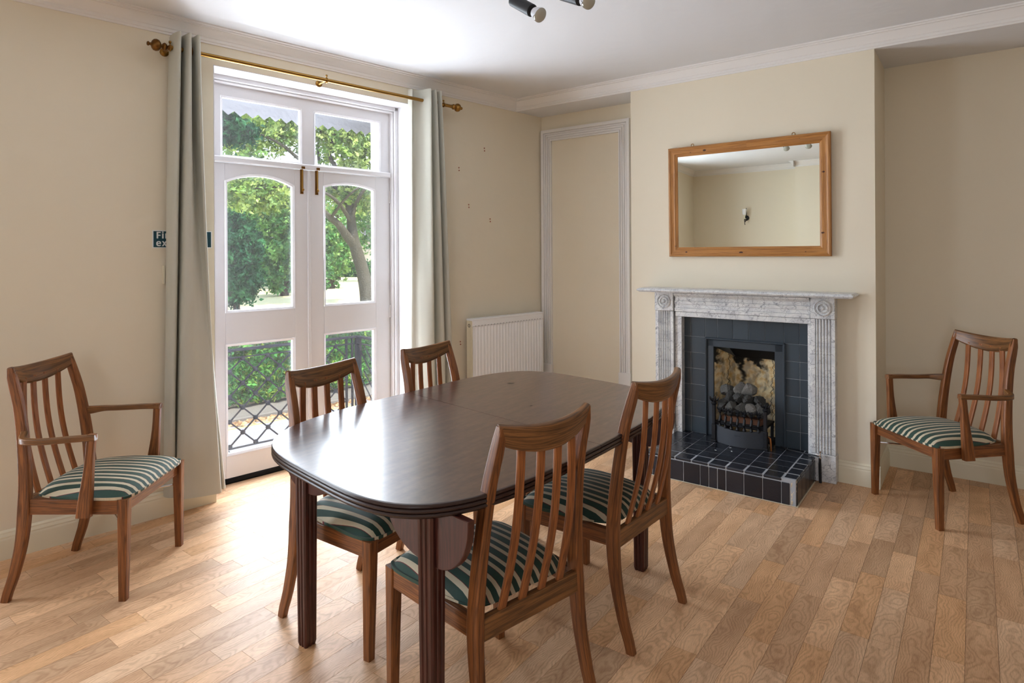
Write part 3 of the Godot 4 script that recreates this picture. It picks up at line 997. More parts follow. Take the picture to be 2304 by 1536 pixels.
func build_balcony() -> void:
	var b := MB.new()
	b.span(Vector3(-0.95, -0.16, 0.3), Vector3(-WALL_T, -0.04, 3.0), 0.01)
	struct("floor_balcony", b.mesh(), M.stucco, WF, "white stone balcony floor beyond the doors")
	var t := thing("balcony_railing", "black wrought-iron balcony railing with diagonal lattice outside the doors", "railing", WF)
	var off := -0.75
	for r in [["top_rail", 0.702, 0.016, 0.02], ["middle_rail", 0.65, 0.007, 0.012], ["bottom_rail", 0.037, 0.007, 0.012]]:
		b = MB.new()
		b.span(Vector3(off - r[3], r[1] - r[2] / 2.0, 1.03), Vector3(off + r[3], r[1] + r[2] / 2.0, 2.5), 0.002)
		b.span(Vector3(off, r[1] - r[2] / 2.0, 1.03 - r[3]), Vector3(-WALL_T - 0.005, r[1] + r[2] / 2.0, 1.03 + r[3]), 0.002)
		put(r[0], b.mesh(), M.rail_iron, t)
	for q in [[off, 1.03, 0.016], [off, 1.075, 0.008], [off, 1.125, 0.008], [off + 0.045, 1.03, 0.008], [off, 2.5, 0.016]]:
		b = MB.new()
		b.span(Vector3(q[0] - q[2], -0.04, q[1] - q[2]), Vector3(q[0] + q[2], 0.71, q[1] + q[2]), 0.002)
		put("post", b.mesh(), M.rail_iron, t)
	var ds := 0.0873; var dy := 0.0845
	var lo := 1.13; var hi := 2.49; var y0 := 0.045; var y1 := 0.642
	for k in range(-4, 14):
		for dir in [-1.0, 1.0]:
			var s0 := 1.0425 + 2.0 * ds * k
			var slope: float = dir * ds / dy
			# s = s0 + slope * (y1 - y)
			var ya := y1; var yb := y0
			var sa := s0; var sb: float = s0 + slope * (y1 - y0)
			for lim in [lo, hi]:
				if (sa - lim) * (sb - lim) < 0:
					var yc: float = y1 - (lim - s0) / slope
					if (lim == lo) == (sa < sb): sa = lim; ya = yc
					else: sb = lim; yb = yc
			if maxf(sa, sb) <= lo + 0.001 or minf(sa, sb) >= hi - 0.001: continue
			b = MB.new()
			b.tube(PackedVector3Array([Vector3(off, ya, sa), Vector3(off, yb, sb)]), 0.0055, 6)
			put("lattice_bar", b.mesh(), M.rail_iron, t)
	var boss := MB.new()
	boss.xf = Transform3D(Basis(Vector3.BACK, PI / 2), Vector3.ZERO)
	boss.lathe(pl([0, -0.014, 0.012, -0.012, 0.017, -0.004, 0.017, 0.004, 0.012, 0.012, 0, 0.014]), 8)
	var bm := boss.mesh(60)
	for i in range(0, 8):
		for k in range(-2, 16):
			var s := 1.0425 + 2.0 * ds * k + (ds if i % 2 == 1 else 0.0)
			if s < lo + 0.01 or s > hi - 0.01: continue
			put("boss", bm, M.rail_iron, t, T(off, y1 - dy * i, s))
	for q in [[2.01, 0.676, 0.02], [1.2, 0.676, 0.02], [2.03, -0.003, 0.034], [1.3, -0.003, 0.034]]:
		var pts := PackedVector3Array()
		for k in 14: pts.append(Vector3(off, q[1] + q[2] * sin(TAU * k / 14.0), q[0] + q[2] * cos(TAU * k / 14.0)))
		b = MB.new()
		b.tube(pts, 0.004, 6, true)
		put("scroll", b.mesh(), M.rail_iron, t)
	# side return of the lattice to the wall
	for k in 3:
		for dir in [0, 1]:
			b = MB.new()
			var o0: float = off + 0.1 * k
			b.tube(PackedVector3Array([Vector3(o0, 0.642 - 0.2 * dir, 1.03), Vector3(minf(o0 + 0.28, -WALL_T - 0.01), 0.37 - 0.2 * dir + 0.1 * k, 1.03)]), 0.0055, 6)
			put("lattice_bar", b.mesh(), M.rail_iron, t)
	# canopy over the balcony: lead roof with a zigzag valance
	t = thing("balcony_canopy", "grey metal balcony canopy with zigzag valance at the top of the window", "canopy", WF)
	b = MB.new()
	b.prism(pl([-1.0, 2.45, -WALL_T, 2.85, -WALL_T, 2.9, -1.0, 2.5]), -0.4, 5.6)
	put("roof_sheet", b.mesh(), M.lead, t)
	b = MB.new()
	var edge := PackedVector2Array([Vector2(5.6, 2.5), Vector2(-0.4, 2.5)])
	var n := 70
	for k in n + 1:
		edge.append(Vector2(-0.4 + 6.0 * k / n, 2.345))
		if k < n: edge.append(Vector2(-0.4 + 6.0 * (k + 0.5) / n, 2.378))
	b.xf = Transform3D(Basis(Vector3.BACK, Vector3.UP, Vector3.LEFT), Vector3.ZERO)
	b.prism(edge, 0.985, 0.99)
	put("valance", b.mesh(), M.lead, t)

func scatter(parent: Node3D, called: String, mesh: Mesh, material: Material, spots: Array) -> void:
	# spots: [Transform3D, Color]
	var mm := MultiMesh.new()
	mm.transform_format = MultiMesh.TRANSFORM_3D
	mm.use_colors = true
	mm.mesh = mesh
	mm.instance_count = spots.size()
	for k in spots.size():
		mm.set_instance_transform(k, spots[k][0])
		mm.set_instance_color(k, spots[k][1])
	var o := MultiMeshInstance3D.new()
	o.multimesh = mm
	o.material_override = material
	o.name = called
	o.set_meta("kind", "stuff")
	parent.add_child(o, true)

# one spray of pointed, folded leaves
func spray(leaves: int, reach: float, long: float, wide: float, sd: int) -> ArrayMesh:
	var r := RandomNumberGenerator.new()
	r.seed = sd
	var b := MB.new()
	for k in leaves:
		var d := Vector3(r.randfn(), r.randfn(), r.randfn()).normalized()
		var from := Vector3(r.randfn(), r.randfn(), r.randfn()).normalized() * reach * r.randf()
		var side := d.cross(Vector3(r.randfn(), r.randfn(), r.randfn())).normalized()
		var up := side.cross(d)
		var tip := from + d * long; var l := from + d * long * 0.4 + side * wide / 2.0 + up * long * 0.1; var q := from + d * long * 0.4 - side * wide / 2.0 + up * long * 0.1
		b.tri(from, q, tip)
		b.tri(from, tip, l)
	return b.mesh(5)

func any_turn(r: RandomNumberGenerator, size: float) -> Basis:
	return Basis(Quaternion(r.randfn(), r.randfn(), r.randfn(), r.randfn()).normalized()).scaled(Vector3.ONE * size)

func pick_green(r: RandomNumberGenerator, pal: Array) -> Color:
	var c: Color = pal[r.randi() % pal.size()]
	return (c * r.randf_range(0.8, 1.2)).srgb_to_linear()

func build_street() -> void:
	var b := MB.new()
	b.span(Vector3(-12.85, -3.4, -40), Vector3(-3.2, -3.0, 30))
	struct("road", b.mesh(), M.road, WF, "grey road below the balcony")
	b = MB.new()
	b.span(Vector3(-3.2, -3.4, -40), Vector3(-WALL_T, -2.88, 30), 0.01)
	struct("pavement", b.mesh(), M.pavement, WF)
	b = MB.new()
	b.span(Vector3(-13.0, -3.4, -40), Vector3(-12.85, -2.9, 30), 0.02)
	b.span(Vector3(-14.2, -3.4, -40), Vector3(-13.0, -2.9, 30))
	struct("kerb", b.mesh(), M.pavement, WF, "far kerb and footway under the hedge")
	b = MB.new()
	b.span(Vector3(-12.35, -3.0, -40), Vector3(-12.27, -2.995, 30))
	struct("road_marking", b.mesh(), M.paint_yellow, WF, "yellow line along the far side of the road")
	b = MB.new()
	b.span(Vector3(-160, -4.5, -140), Vector3(-14.2, -2.0, 120))
	struct("lawn", b.mesh(), M.grass, WF, "sunlit pale park lawn")
	# fallen leaves in the gutter
	var r := RandomNumberGenerator.new()
	r.seed = 21
	var spots := []
	for k in 1500:
		var s := r.randf_range(-11.0, 1.0)
		var off := -12.75 + minf(absf(r.randfn()) * 0.16, 0.42)
		spots.append([WF * Transform3D(Basis(Vector3.UP, r.randf() * TAU).scaled(Vector3(1, 1, 1) * r.randf_range(0.6, 1.3)), Vector3(off, -2.99 + r.randf() * 0.03, s)), (srgb(176, 142, 112).lerp(srgb(214, 186, 150), r.randf())).srgb_to_linear()])
	var g := Node3D.new()
	g.name = "gutter_leaves"
	add_child(g)
	g.set_meta("kind", "stuff")
	tag(g, "fallen brown leaves strewn along the far gutter of the road", "leaves")
	scatter(g, "dry_leaves", spray(3, 0.05, 0.12, 0.07, 4), M.leaf, spots)
	# clipped hedge
	var h := thing("hedge", "tall clipped green hedge across the road behind the railing", "hedge", WF)
	b = MB.new()
	b.span(Vector3(-15.4, -2.85, -26), Vector3(-14.05, -0.85, 14), 0.2)
	put("hedge_core", b.mesh(), mat(srgb(62, 114, 58), 1.0), h)
	spots = []
	var pal := [srgb(58, 112, 52), srgb(74, 136, 64), srgb(46, 92, 46), srgb(92, 150, 66), srgb(62, 120, 66), srgb(120, 150, 60)]
	for k in 15000:
		var s := r.randf_range(-12.5, 2.0)
		var y := r.randf_range(-2.75, -0.72)
		var off := -13.98 + 0.13 * sin(s * 5.0 + y * 7.0) * sin(y * 4.0 - s * 2.0) + r.randfn() * 0.07
		if r.randf() < 0.12: y = -0.8 + r.randfn() * 0.04; off = r.randf_range(-15.3, -13.9)
		spots.append([Transform3D(any_turn(r, r.randf_range(0.7, 1.3)), Vector3(off, y, s)), pick_green(r, pal)])
	scatter(h, "hedge_leaves", spray(7, 0.07, 0.15, 0.075, 9), M.leaf, spots)

func tree_limb(parent: Node3D, called: String, q: Array, m: Material) -> void:
	var pts := []; var rad := []
	for k in q: pts.append(Vector4(k[0], k[1], k[2], k[3]))
	var fine := smooth(pts, 5)
	var line := PackedVector3Array()
	for v in fine:
		line.append(Vector3(v.x, v.y, v.z)); rad.append(v.w)
	var b := MB.new()
	b.tube(line, rad, 9)
	put(called, b.mesh(50), m, parent)

func crown(parent: Node3D, blobs: Array, mesh: Mesh, pal: Array, size: float, r: RandomNumberGenerator) -> void:
	var spots := []
	for q in blobs:
		for k in q[6]:
			var d := Vector3(r.randfn(), r.randfn(), r.randfn()).normalized() * pow(r.randf(), 0.45) * r.randf_range(0.78, 1.12)
			spots.append([Transform3D(any_turn(r, size * r.randf_range(0.6, 1.3)), Vector3(q[0] + d.x * q[3], q[1] + d.y * q[4], q[2] + d.z * (q[5] if q[5] > q[3] else q[3]))), pick_green(r, pal)])
	scatter(parent, "foliage", mesh, M.leaf, spots)

func build_trees() -> void:
	var r := RandomNumberGenerator.new()
	r.seed = 31
	var leaf_a := spray(12, 0.34, 0.3, 0.17, 12)
	var leaf_b := spray(12, 0.5, 0.42, 0.26, 13)
	var lime := [srgb(128, 156, 78), srgb(156, 178, 104), srgb(100, 134, 70), srgb(176, 196, 126), srgb(116, 148, 88)]
	var mid := [srgb(70, 116, 62), srgb(90, 140, 78), srgb(60, 104, 62), srgb(110, 152, 84)]
	var deep := [srgb(28, 66, 48), srgb(38, 82, 56), srgb(22, 54, 42), srgb(48, 94, 62)]
	var t := thing("park_tree", "broad park tree with a leaning forked trunk on the lawn", "tree")
	tree_limb(t, "trunk", [[-30.04, -2.25, -23.66, 0.53], [-30.15, -1.04, -23.58, 0.48], [-30.37, 0.32, -23.42, 0.43], [-30.65, 1.53, -23.20, 0.41], [-30.84, 2.44, -23.06, 0.38], [-30.93, 3.50, -22.99, 0.31], [-31.00, 4.40, -22.94, 0.29], [-31.16, 5.61, -22.82, 0.24], [-31.42, 6.83, -22.62, 0.19]], M.bark)
	for q in [
		[[-30.72, 1.83, -23.15, 0.33], [-30.79, 2.58, -22.47, 0.30], [-30.81, 3.30, -21.84, 0.24], [-30.81, 3.72, -21.21, 0.20], [-30.83, 4.27, -20.57, 0.14], [-30.97, 5.37, -19.84, 0.11], [-31.21, 6.31, -19.03, 0.08]],
		[[-31.00, 4.40, -22.94, 0.21], [-32.25, 5.41, -23.25, 0.19], [-32.86, 6.34, -22.79, 0.15], [-33.43, 7.27, -22.37, 0.12], [-33.57, 8.82, -22.26, 0.09], [-33.41, 10.37, -22.38, 0.08], [-33.56, 11.61, -22.27, 0.06]],
		[[-31.16, 5.61, -22.82, 0.18], [-30.84, 6.84, -21.81, 0.15], [-31.28, 8.03, -21.48, 0.12], [-31.02, 9.35, -21.68, 0.09], [-31.06, 10.53, -21.65, 0.06]],
		[[-31.16, 5.61, -22.82, 0.18], [-31.78, 7.20, -22.98, 0.15], [-31.78, 8.42, -22.98, 0.12], [-31.21, 9.33, -23.41, 0.09], [-30.35, 10.55, -24.06, 0.06]],
		[[-31.90, 6.70, -21.9, 0.14], [-31.88, 7.39, -19.79, 0.12], [-31.87, 8.14, -18.54, 0.10], [-32.77, 8.76, -17.86, 0.08], [-33.67, 9.11, -17.19, 0.06], [-34.56, 9.28, -16.52, 0.04]],
		[[-30.96, 3.50, -22.98, 0.15], [-30.02, 4.70, -21.17, 0.12], [-30.09, 5.32, -19.87, 0.08], [-30.99, 5.50, -17.95, 0.07], [-32.74, 5.38, -16.63, 0.05]],
		[[-30.93, 3.80, -23.00, 0.15], [-29.67, 5.21, -22.69, 0.12], [-28.84, 6.39, -23.32, 0.09], [-28.01, 7.27, -23.94, 0.07]],
		[[-31.42, 6.83, -22.62, 0.18], [-31.50, 7.57, -23.82, 0.12], [-30.75, 8.49, -24.38, 0.09], [-30.26, 8.80, -24.75, 0.06]],
		[[-31.02, 3.66, -21.35, 0.12], [-28.97, 4.61, -20.71, 0.08], [-27.49, 5.29, -20.57, 0.07], [-26.73, 5.88, -21.15, 0.05]]]:
		tree_limb(t, "branch", q, M.bark)
	crown(t, [[-33.95, 11.30, -21.98, 5.26, 2.94, 3.50, 1250], [-30.45, 8.63, -23.36, 2.42, 2.72, 3.00, 520], [-34.61, 9.19, -17.74, 3.17, 2.30, 2.50, 330], [-33.70, 5.44, -18.41, 3.45, 1.44, 2.00, 620], [-31.01, 5.40, -24.18, 1.86, 1.55, 2.00, 300], [-33.83, 6.14, -23.32, 1.90, 1.27, 2.00, 150]], leaf_a, lime, 1.0, r)
	t = thing("dark_tree", "dense dark green tree at the near edge of the lawn", "tree")
	tree_limb(t, "trunk", [[-31.45, -2.05, -15.10, 0.2], [-31.49, -0.91, -15.07, 0.16], [-31.42, 0.64, -15.13, 0.13], [-31.29, 2.71, -15.23, 0.10]], M.dark_bark)
	crown(t, [[-31.6, 1.5, -14.98, 1.6, 2.3, 1.6, 1500], [-31.75, -0.30, -14.95, 1.7, 1.2, 1.7, 1000], [-32.12, 0.90, -14.60, 1.55, 2.65, 1.55, 1000]], leaf_a, deep, 0.85, r)
	t = thing("overhanging_tree", "nearer dark tree whose bough hangs into the upper left pane", "tree")
	tree_limb(t, "trunk", [[-24.5, -2.1, -4.0, 0.4], [-24.2, 2.5, -4.6, 0.34], [-23.6, 5.5, -5.4, 0.2], [-22.9, 7.4, -6.3, 0.12]], M.dark_bark)
	tree_limb(t, "branch", [[-23.2, 6.6, -6.0, 0.12], [-22.05, 7.28, -7.16, 0.10], [-21.08, 6.72, -7.88, 0.07], [-20.25, 6.40, -8.50, 0.04], [-19.70, 6.23, -8.92, 0.03]], M.dark_bark)
	crown(t, [[-20.23, 6.22, -8.52, 0.6, 0.75, 0.7, 230], [-19.6, 6.05, -8.95, 0.42, 0.36, 0.4, 70], [-22.4, 7.6, -6.6, 1.5, 1.2, 1.5, 300]], leaf_a, deep, 0.62, r)
	var far := [[[-51.56, 5.21, -27.52, 4.59, 3.76, 2.50, 800], 0], [[-52.12, 3.66, -32.10, 3.12, 4.91, 2.50, 700], 1], [[-44.65, 0.23, -28.95, 1.78, 2.77, 2.50, 420], 2], [[-47.07, 1.84, -33.39, 1.94, 3.24, 2.50, 500], 3], [[-41.75, 0.34, -24.87, 1.80, 2.16, 2.50, 420], 4], [[-55.47, 5.17, -45.84, 3.78, 3.78, 2.50, 420], 5], [[-61.13, 7.10, -29.09, 4.21, 5.61, 2.50, 420], 6], [[-63.05, 7.18, -46.40, 6.91, 3.45, 2.50, 420], 7]]
	var said := ["leafy green tree showing above the dark tree", "tall mid green tree behind the left door's upper pane", "small rounded tree low behind the middle of the doors", "slender green tree behind the fork of the leaning trunk", "low bushy tree just right of the dark tree", "distant tree right of the leaning trunk", "tall distant tree above the dark tree's left side", "wide distant tree above the far hedge"]
	for q in far:
		var c: Array = q[0]
		t = thing("background_tree", said[q[1]], "tree", Transform3D.IDENTITY, "trees behind the park lawn")
		tree_limb(t, "trunk", [[c[0], -2.1, c[2], 0.35], [c[0], 0.0, c[2], 0.3], [c[0], c[1], c[2], 0.16]], M.dark_bark)
		crown(t, [c], leaf_b, mid if q[1] % 2 == 0 else [mid[0], mid[1], lime[2], lime[4]], 0.9, r)
	# hedge and house at the far side of the park
	t = thing("far_hedge", "dark low hedge at the far side of the lawn", "hedge")
	var b := MB.new()
	b.xf = Transform3D(Basis(Vector3.UP, 0.64), Vector3(-69.6, -1.1, -54.0))
	b.box(Vector3.ZERO, Vector3(22, 2.4, 1.6), 0.3)
	put("hedge_core", b.mesh(), mat(srgb(62, 100, 66), 1.0), t)
	var spots := []
	for k in 900:
		spots.append([Transform3D(any_turn(r, 1.0), b.xf * Vector3(r.randf_range(-11, 11), r.randf_range(-1.1, 1.25), 0.8 + r.randf() * 0.15)), pick_green(r, deep + mid)])
	scatter(t, "hedge_leaves", leaf_b, M.leaf, spots)
	t = thing("far_house", "pale rendered house glimpsed beyond the far hedge", "house", Transform3D(Basis(Vector3.UP, 0.64), Vector3(-78, -2.1, -62)))
	b = MB.new()
	b.span(Vector3(-14, 0, -4), Vector3(14, 5.6, 4))
	put("wall", b.mesh(), M.render_far, t)
	b = MB.new()
	b.xf = Transform3D(Basis(Vector3.UP, PI / 2), Vector3.ZERO)
	b.prism(pl([-4.6, 5.5, 4.6, 5.5, 0, 8.6]), -14.5, 14.5)
	put("roof", b.mesh(), M.slate_far, t)
	b = MB.new()
	b.span(Vector3(4.0, 0, 4), Vector3(9.0, 4.6, 4.4))
	put("brick_bay", b.mesh(), M.brick_far, t)
	t = thing("post_box", "small red pillar box glimpsed through the dark tree", "post box", Transform3D(Basis.IDENTITY, Vector3(-39.75, -2.0, -20.13)))
	b = MB.new()
	b.lathe(pl([0, 0, 0.34, 0, 0.34, 0.15, 0.3, 0.2, 0.3, 1.25]), 20)
	put("body", b.mesh(), M.red, t)
	b = MB.new()
	b.lathe(pl([0.3, 1.25, 0.36, 1.27, 0.36, 1.36, 0.2, 1.46, 0, 1.5]), 20)
	put("cap", b.mesh(), M.red, t)

func build_fireplace() -> void:
	var t := thing("fireplace", "veined grey-white marble fireplace surround with roundel corner blocks", "fireplace")
	var b := MB.new()
	# shelf with rounded front and side edges
	var lip := pl([0, 0, 0.19, 0, 0.198, 0.003, 0.202, 0.011, 0.2, 0.02, 0.194, 0.025, 0, 0.025])
	b.span(Vector3(1.16, 1.084, 0.0), Vector3(2.45, 1.109, 0.2), 0.008)
	b.span(Vector3(1.154, 1.09, 0.0), Vector3(2.456, 1.104, 0.206), 0.005)
	put("mantel_shelf", b.mesh(), M.marble, t)
	# frieze with two sunk bands
	b = MB.new()
	var fz := pl([0, 0, 0.07, 0, 0.07, 0.022, 0.062, 0.026, 0.062, 0.046, 0.07, 0.05, 0.07, 0.07, 0.062, 0.074, 0.062, 0.094, 0.072, 0.1, 0.086, 0.112, 0.086, 0.121, 0, 0.121])
	run_moulding(b, fz, Vector3(1.37, 0.953, 0), Vector3(2.206, 0.953, 0), Vector3.BACK)
	put("frieze", b.mesh(20), M.marble, t)
	b = MB.new()
	b.span(Vector3(1.368, 0.917, 0), Vector3(2.21, 0.951, 0.058), 0.003)
	put("lintel", b.mesh(), M.marble, t)
	# jambs: reeded pilasters on plinths, with flat slips inside
	for k in 2:
		var x0: float = [1.232, 2.212][k]
		var w := 0.128
		b = MB.new()
		var prof := PackedVector2Array([Vector2(0, 0), Vector2(0, 0.07), Vector2(0.022, 0.07)])
		for i in 5:
			var u := 0.024 + 0.0165 * i
			prof.append(Vector2(u + 0.001, 0.058)); prof.append(Vector2(u + 0.0035, 0.067)); prof.append(Vector2(u + 0.008, 0.07)); prof.append(Vector2(u + 0.0125, 0.067)); prof.append(Vector2(u + 0.015, 0.058))
		prof.append(Vector2(w - 0.02, 0.07)); prof.append(Vector2(w, 0.07)); prof.append(Vector2(w, 0))
		var fr := Basis(Vector3.RIGHT, Vector3.BACK, Vector3.DOWN)
		prof.reverse()
		var pr := PackedVector2Array(prof)
		b.loft([Transform3D(fr, Vector3(x0, 0.951, 0)), Transform3D(fr, Vector3(x0, 0.162, 0))], pr)
		put("pilaster", b.mesh(25), M.marble, t)
		b = MB.new()
		b.span(Vector3(x0 - 0.004, 0.0, 0), Vector3(x0 + w + 0.004, 0.16, 0.078), 0.003)
		put("plinth", b.mesh(), M.marble, t)
		b = MB.new()
		b.span(Vector3(x0 - 0.002, 0.953, 0), Vector3(x0 + w + 0.002, 1.083, 0.078), 0.003)
		var block := put("corner_block", b.mesh(), M.marble, t)
		b = MB.new()
		b.xf = Transform3D(Basis(Vector3.RIGHT, PI / 2), Vector3(x0 + w / 2.0, 1.017, 0.076))
		b.lathe(pl([0.048, 0, 0.048, 0.008, 0.043, 0.011, 0.039, 0.003, 0.033, 0.003, 0.029, 0.013, 0.024, 0.014, 0.02, 0.004, 0.014, 0.003, 0.012, 0.011, 0.007, 0.015, 0, 0.016]), 32)
		put("roundel", b.mesh(30), M.marble, block)
		b = MB.new()
		b.span(Vector3([1.364, 2.19][k], 0.0, 0), Vector3([1.411, 2.211][k], 0.916, 0.05), 0.002)
		put("slip", b.mesh(), M.marble, t)
	# tiled back panel round the cast-iron insert
	t = thing("fireplace_tiling", "slate-grey tiling between marble surround and iron fire frame", "tiling")
	b = MB.new()
	b.span(Vector3(1.4, 0.0, -0.05), Vector3(1.56, 0.925, -0.0035))
	b.span(Vector3(2.046, 0.0, -0.05), Vector3(2.2, 0.925, -0.0035))
	b.span(Vector3(1.56, 0.775, -0.05), Vector3(2.046, 0.925, -0.0035))
	put("backing", b.mesh(), M.grout, t)
	var r := RandomNumberGenerator.new()
	r.seed = 3
	var tile := func(x0: float, y0: float, x1: float, y1: float) -> void:
		var m := MB.new()
		m.span(Vector3(x0 + 0.0011, y0 + 0.0011, -0.02), Vector3(x1 - 0.0011, y1 - 0.0011, r.randf_range(-0.0015, 0.0005)), 0.0016)
		put("tile", m.mesh(), M.tile_matt[r.randi() % 4], t)
	var xs := [1.405, 1.453, 1.553, 1.634, 1.734, 1.834, 1.934, 2.046, 2.135, 2.197]
	for k in xs.size() - 1: tile.call(xs[k], 0.782, xs[k + 1], 0.922)
	var ys := [0.14, 0.247, 0.354, 0.461, 0.568, 0.675, 0.782]
	for k in ys.size() - 1:
		tile.call(xs[0], ys[k], xs[1], ys[k + 1])
		tile.call(xs[1], ys[k], xs[2], ys[k + 1])
		tile.call(xs[7], ys[k], xs[8], ys[k + 1])
		tile.call(xs[8], ys[k], xs[9], ys[k + 1])
	# cast-iron insert with the brick fire chamber
	t = thing("fire_insert", "dark cast-iron fire frame around a sooty brick chamber", "fireplace insert")
	var face := func(m: MB, x0: float, y0: float, x1: float, y1: float, z0: float, z1: float, c: float) -> void:
		m.span(Vector3(x0, y0, z0), Vector3(x1, y1, z1), c)
	b = MB.new()
	for q in [[1.553, 0.14, 1.567, 0.785], [2.04, 0.14, 2.054, 0.785], [1.553, 0.771, 2.054, 0.785]]: face.call(b, q[0], q[1], q[2], q[3], -0.03, 0.016, 0.005)
	put("outer_bead", b.mesh(), M.insert, t)
	b = MB.new()
	for q in [[1.565, 0.14, 1.61, 0.773], [1.991, 0.14, 2.042, 0.773], [1.565, 0.724, 2.042, 0.773]]: face.call(b, q[0], q[1], q[2], q[3], -0.03, 0.004, 0.003)
	put("frame", b.mesh(), M.insert, t)
	b = MB.new()
	var f0 := Vector3(1.61, 0.14, -0.01); var f1 := Vector3(1.991, 0.14, -0.01)
	var k0 := Vector3(1.685, 0.14, -0.19); var k1 := Vector3(1.955, 0.14, -0.19)
	var up := Vector3(0, 0.584, 0)
	var lean := Vector3(0, 0.5, -0.02)
	b.quad_uv(k0, k1, k1 + lean, k0 + lean, Vector2(0.12, 1), Vector2(0.9, 1), Vector2(0.9, 0.12), Vector2(0.12, 0.12))
	put("fire_back", b.mesh(), M.firebrick, t)
	b = MB.new()
	b.quad_uv(f0, k0, k0 + lean, f0 + up, Vector2(0.55, 1), Vector2(0.95, 1), Vector2(0.95, 0.2), Vector2(0.55, 0.05))
	b.quad_uv(k1, f1, f1 + up, k1 + lean, Vector2(0.62, 1), Vector2(0.98, 1), Vector2(0.98, 0.22), Vector2(0.62, 0.22))
	put("fire_cheek", b.mesh(), M.firebrick_side, t)
	b = MB.new()
	b.quad(k0 + lean, k1 + lean, f1 + up + Vector3(0, 0.1, -0.06), f0 + up + Vector3(0, 0.1, -0.06))
	b.quad(f0 + up + Vector3(0, 0.1, -0.06), f1 + up + Vector3(0, 0.1, -0.06), f1 + up, f0 + up)
	put("throat", b.mesh(), M.soot, t)
	b = MB.new()
	b.quad(f0, f1, k1, k0)
	put("chamber_floor", b.mesh(), M.soot, t)
	# raised tiled hearth
	t = thing("hearth", "raised hearth of glossy black tiles with a broken white front corner", "hearth")
	b = MB.new()
	b.span(Vector3(1.374, 0.0, 0.001), Vector3(2.2285, 0.1386, 0.5505))
	put("core", b.mesh(), M.grout, t)
	var gl := func(lo: Vector3, hi: Vector3, c := 0.003) -> void:
		var m := MB.new()
		m.span(lo, hi, c)
		put("tile", m.mesh(), M.tile_gloss[r.randi() % 4], t)
	var g := 0.0011
	var tx := [1.37, 1.462, 1.562, 1.662, 1.762, 1.862, 1.962, 2.062, 2.16, 2.234]
	var tz := [-0.02, 0.055, 0.155, 0.255, 0.355, 0.455, 0.556]
	for i in tx.size() - 1:
		for j in tz.size() - 1:
			if i == 8 and j == 5: continue
			gl.call(Vector3(tx[i] + g, 0.122, tz[j] + g), Vector3(tx[i + 1] - g, 0.14 + r.randf_range(-0.0006, 0.0006), tz[j + 1] - g), 0.0016 if j < 5 and i < 8 else 0.006)
	gl.call(Vector3(2.16 + g, 0.122, 0.455 + g), Vector3(2.234 - g, 0.14, 0.535), 0.007)
	var fx := [1.37, 1.42, 1.52, 1.614, 1.714, 1.764, 1.814, 1.862, 1.961, 2.06, 2.157, 2.2]
	for i in fx.size() - 1:
		gl.call(Vector3(fx[i] + g, 0.002, 0.535), Vector3(fx[i + 1] - g, 0.119, 0.553 + r.randf_range(-0.0006, 0.0006)), 0.003)
	for j in 5:
		gl.call(Vector3(2.22, 0.002, tz[j + 1] - 0.02 + g), Vector3(2.234, 0.119, tz[mini(j + 2, 6)] - 0.02 - g), 0.003)
	b = MB.new()
	# the broken corner: rough bare plaster
	var pn := noise(30.0, 2, 8)
	for i in 6:
		for j in 9:
			var q := []
			for c in [[0, 0], [1, 0], [1, 1], [0, 1]]:
				var a: float = (i + c[0]) / 6.0 * PI / 2.0
				var y: float = 0.003 + 0.132 * (j + c[1]) / 9.0
				var rad := 0.024 + 0.006 * pn.get_noise_2d(a * 0.05, y)
				q.append(Vector3(2.205 + rad * sin(a), y, 0.527 + rad * cos(a)))
			b.quad(q[0], q[1], q[2], q[3])
	put("bare_plaster", b.mesh(60), M.plaster, t)
	b = MB.new()
	b.span(Vector3(1.365, 0, 0.552), Vector3(2.24, 0.003, 0.557), 0.001)
	b.span(Vector3(2.232, 0, 0.1), Vector3(2.239, 0.003, 0.556), 0.001)
	put("sealant", b.mesh(), M.plaster, t)
	for q in [[1.777, 0.2], [1.805, 0.264], [1.865, 0.515], [1.72, 0.3]]:
		b = MB.new()
		b.xf = T(q[0], 0.1395, q[1], q[1] * 20.0) * Transform3D(Basis.from_scale(Vector3(1.5, 1, 0.8)), Vector3.ZERO)
		b.lathe(pl([0.006, 0, 0.005, 0.0014, 0, 0.0017]), 9)
		put("paint_fleck", b.mesh(), M.sign_white, t)
	# gas pipe along the back of the hearth and down its side
	t = thing("gas_pipe", "thin dark gas pipe with chrome tap at the right end of the hearth", "pipe")
	b = MB.new()
	b.tube(PackedVector3Array([Vector3(2.03, 0.152, 0.03), Vector3(2.08, 0.149, 0.06), Vector3(2.17, 0.148, 0.075), Vector3(2.215, 0.15, 0.088), Vector3(2.256, 0.152, 0.098)]), 0.004, 8)
	put("pipe", b.mesh(), M.black_iron, t)
	b = MB.new()
	b.tube(PackedVector3Array([Vector3(2.262, 0.155, 0.1), Vector3(2.262, 0.1, 0.1), Vector3(2.264, 0.0, 0.1)]), 0.008, 10)
	put("down_pipe", b.mesh(), M.black_iron, t)
	b = MB.new()
	b.xf = T(2.262, 0.14, 0.1)
	b.lathe(pl([0, 0, 0.007, 0, 0.009, 0.008, 0.006, 0.016, 0.005, 0.034, 0.008, 0.038, 0.008, 0.044, 0, 0.047]), 12)
	b.xf = Transform3D(Basis(Vector3.BACK, PI / 2), Vector3(2.262, 0.158, 0.1))
	b.lathe(pl([0, 0, 0.006, 0, 0.007, 0.012, 0.004, 0.022, 0, 0.024]), 10)
	put("tap", b.mesh(), M.chrome, t)

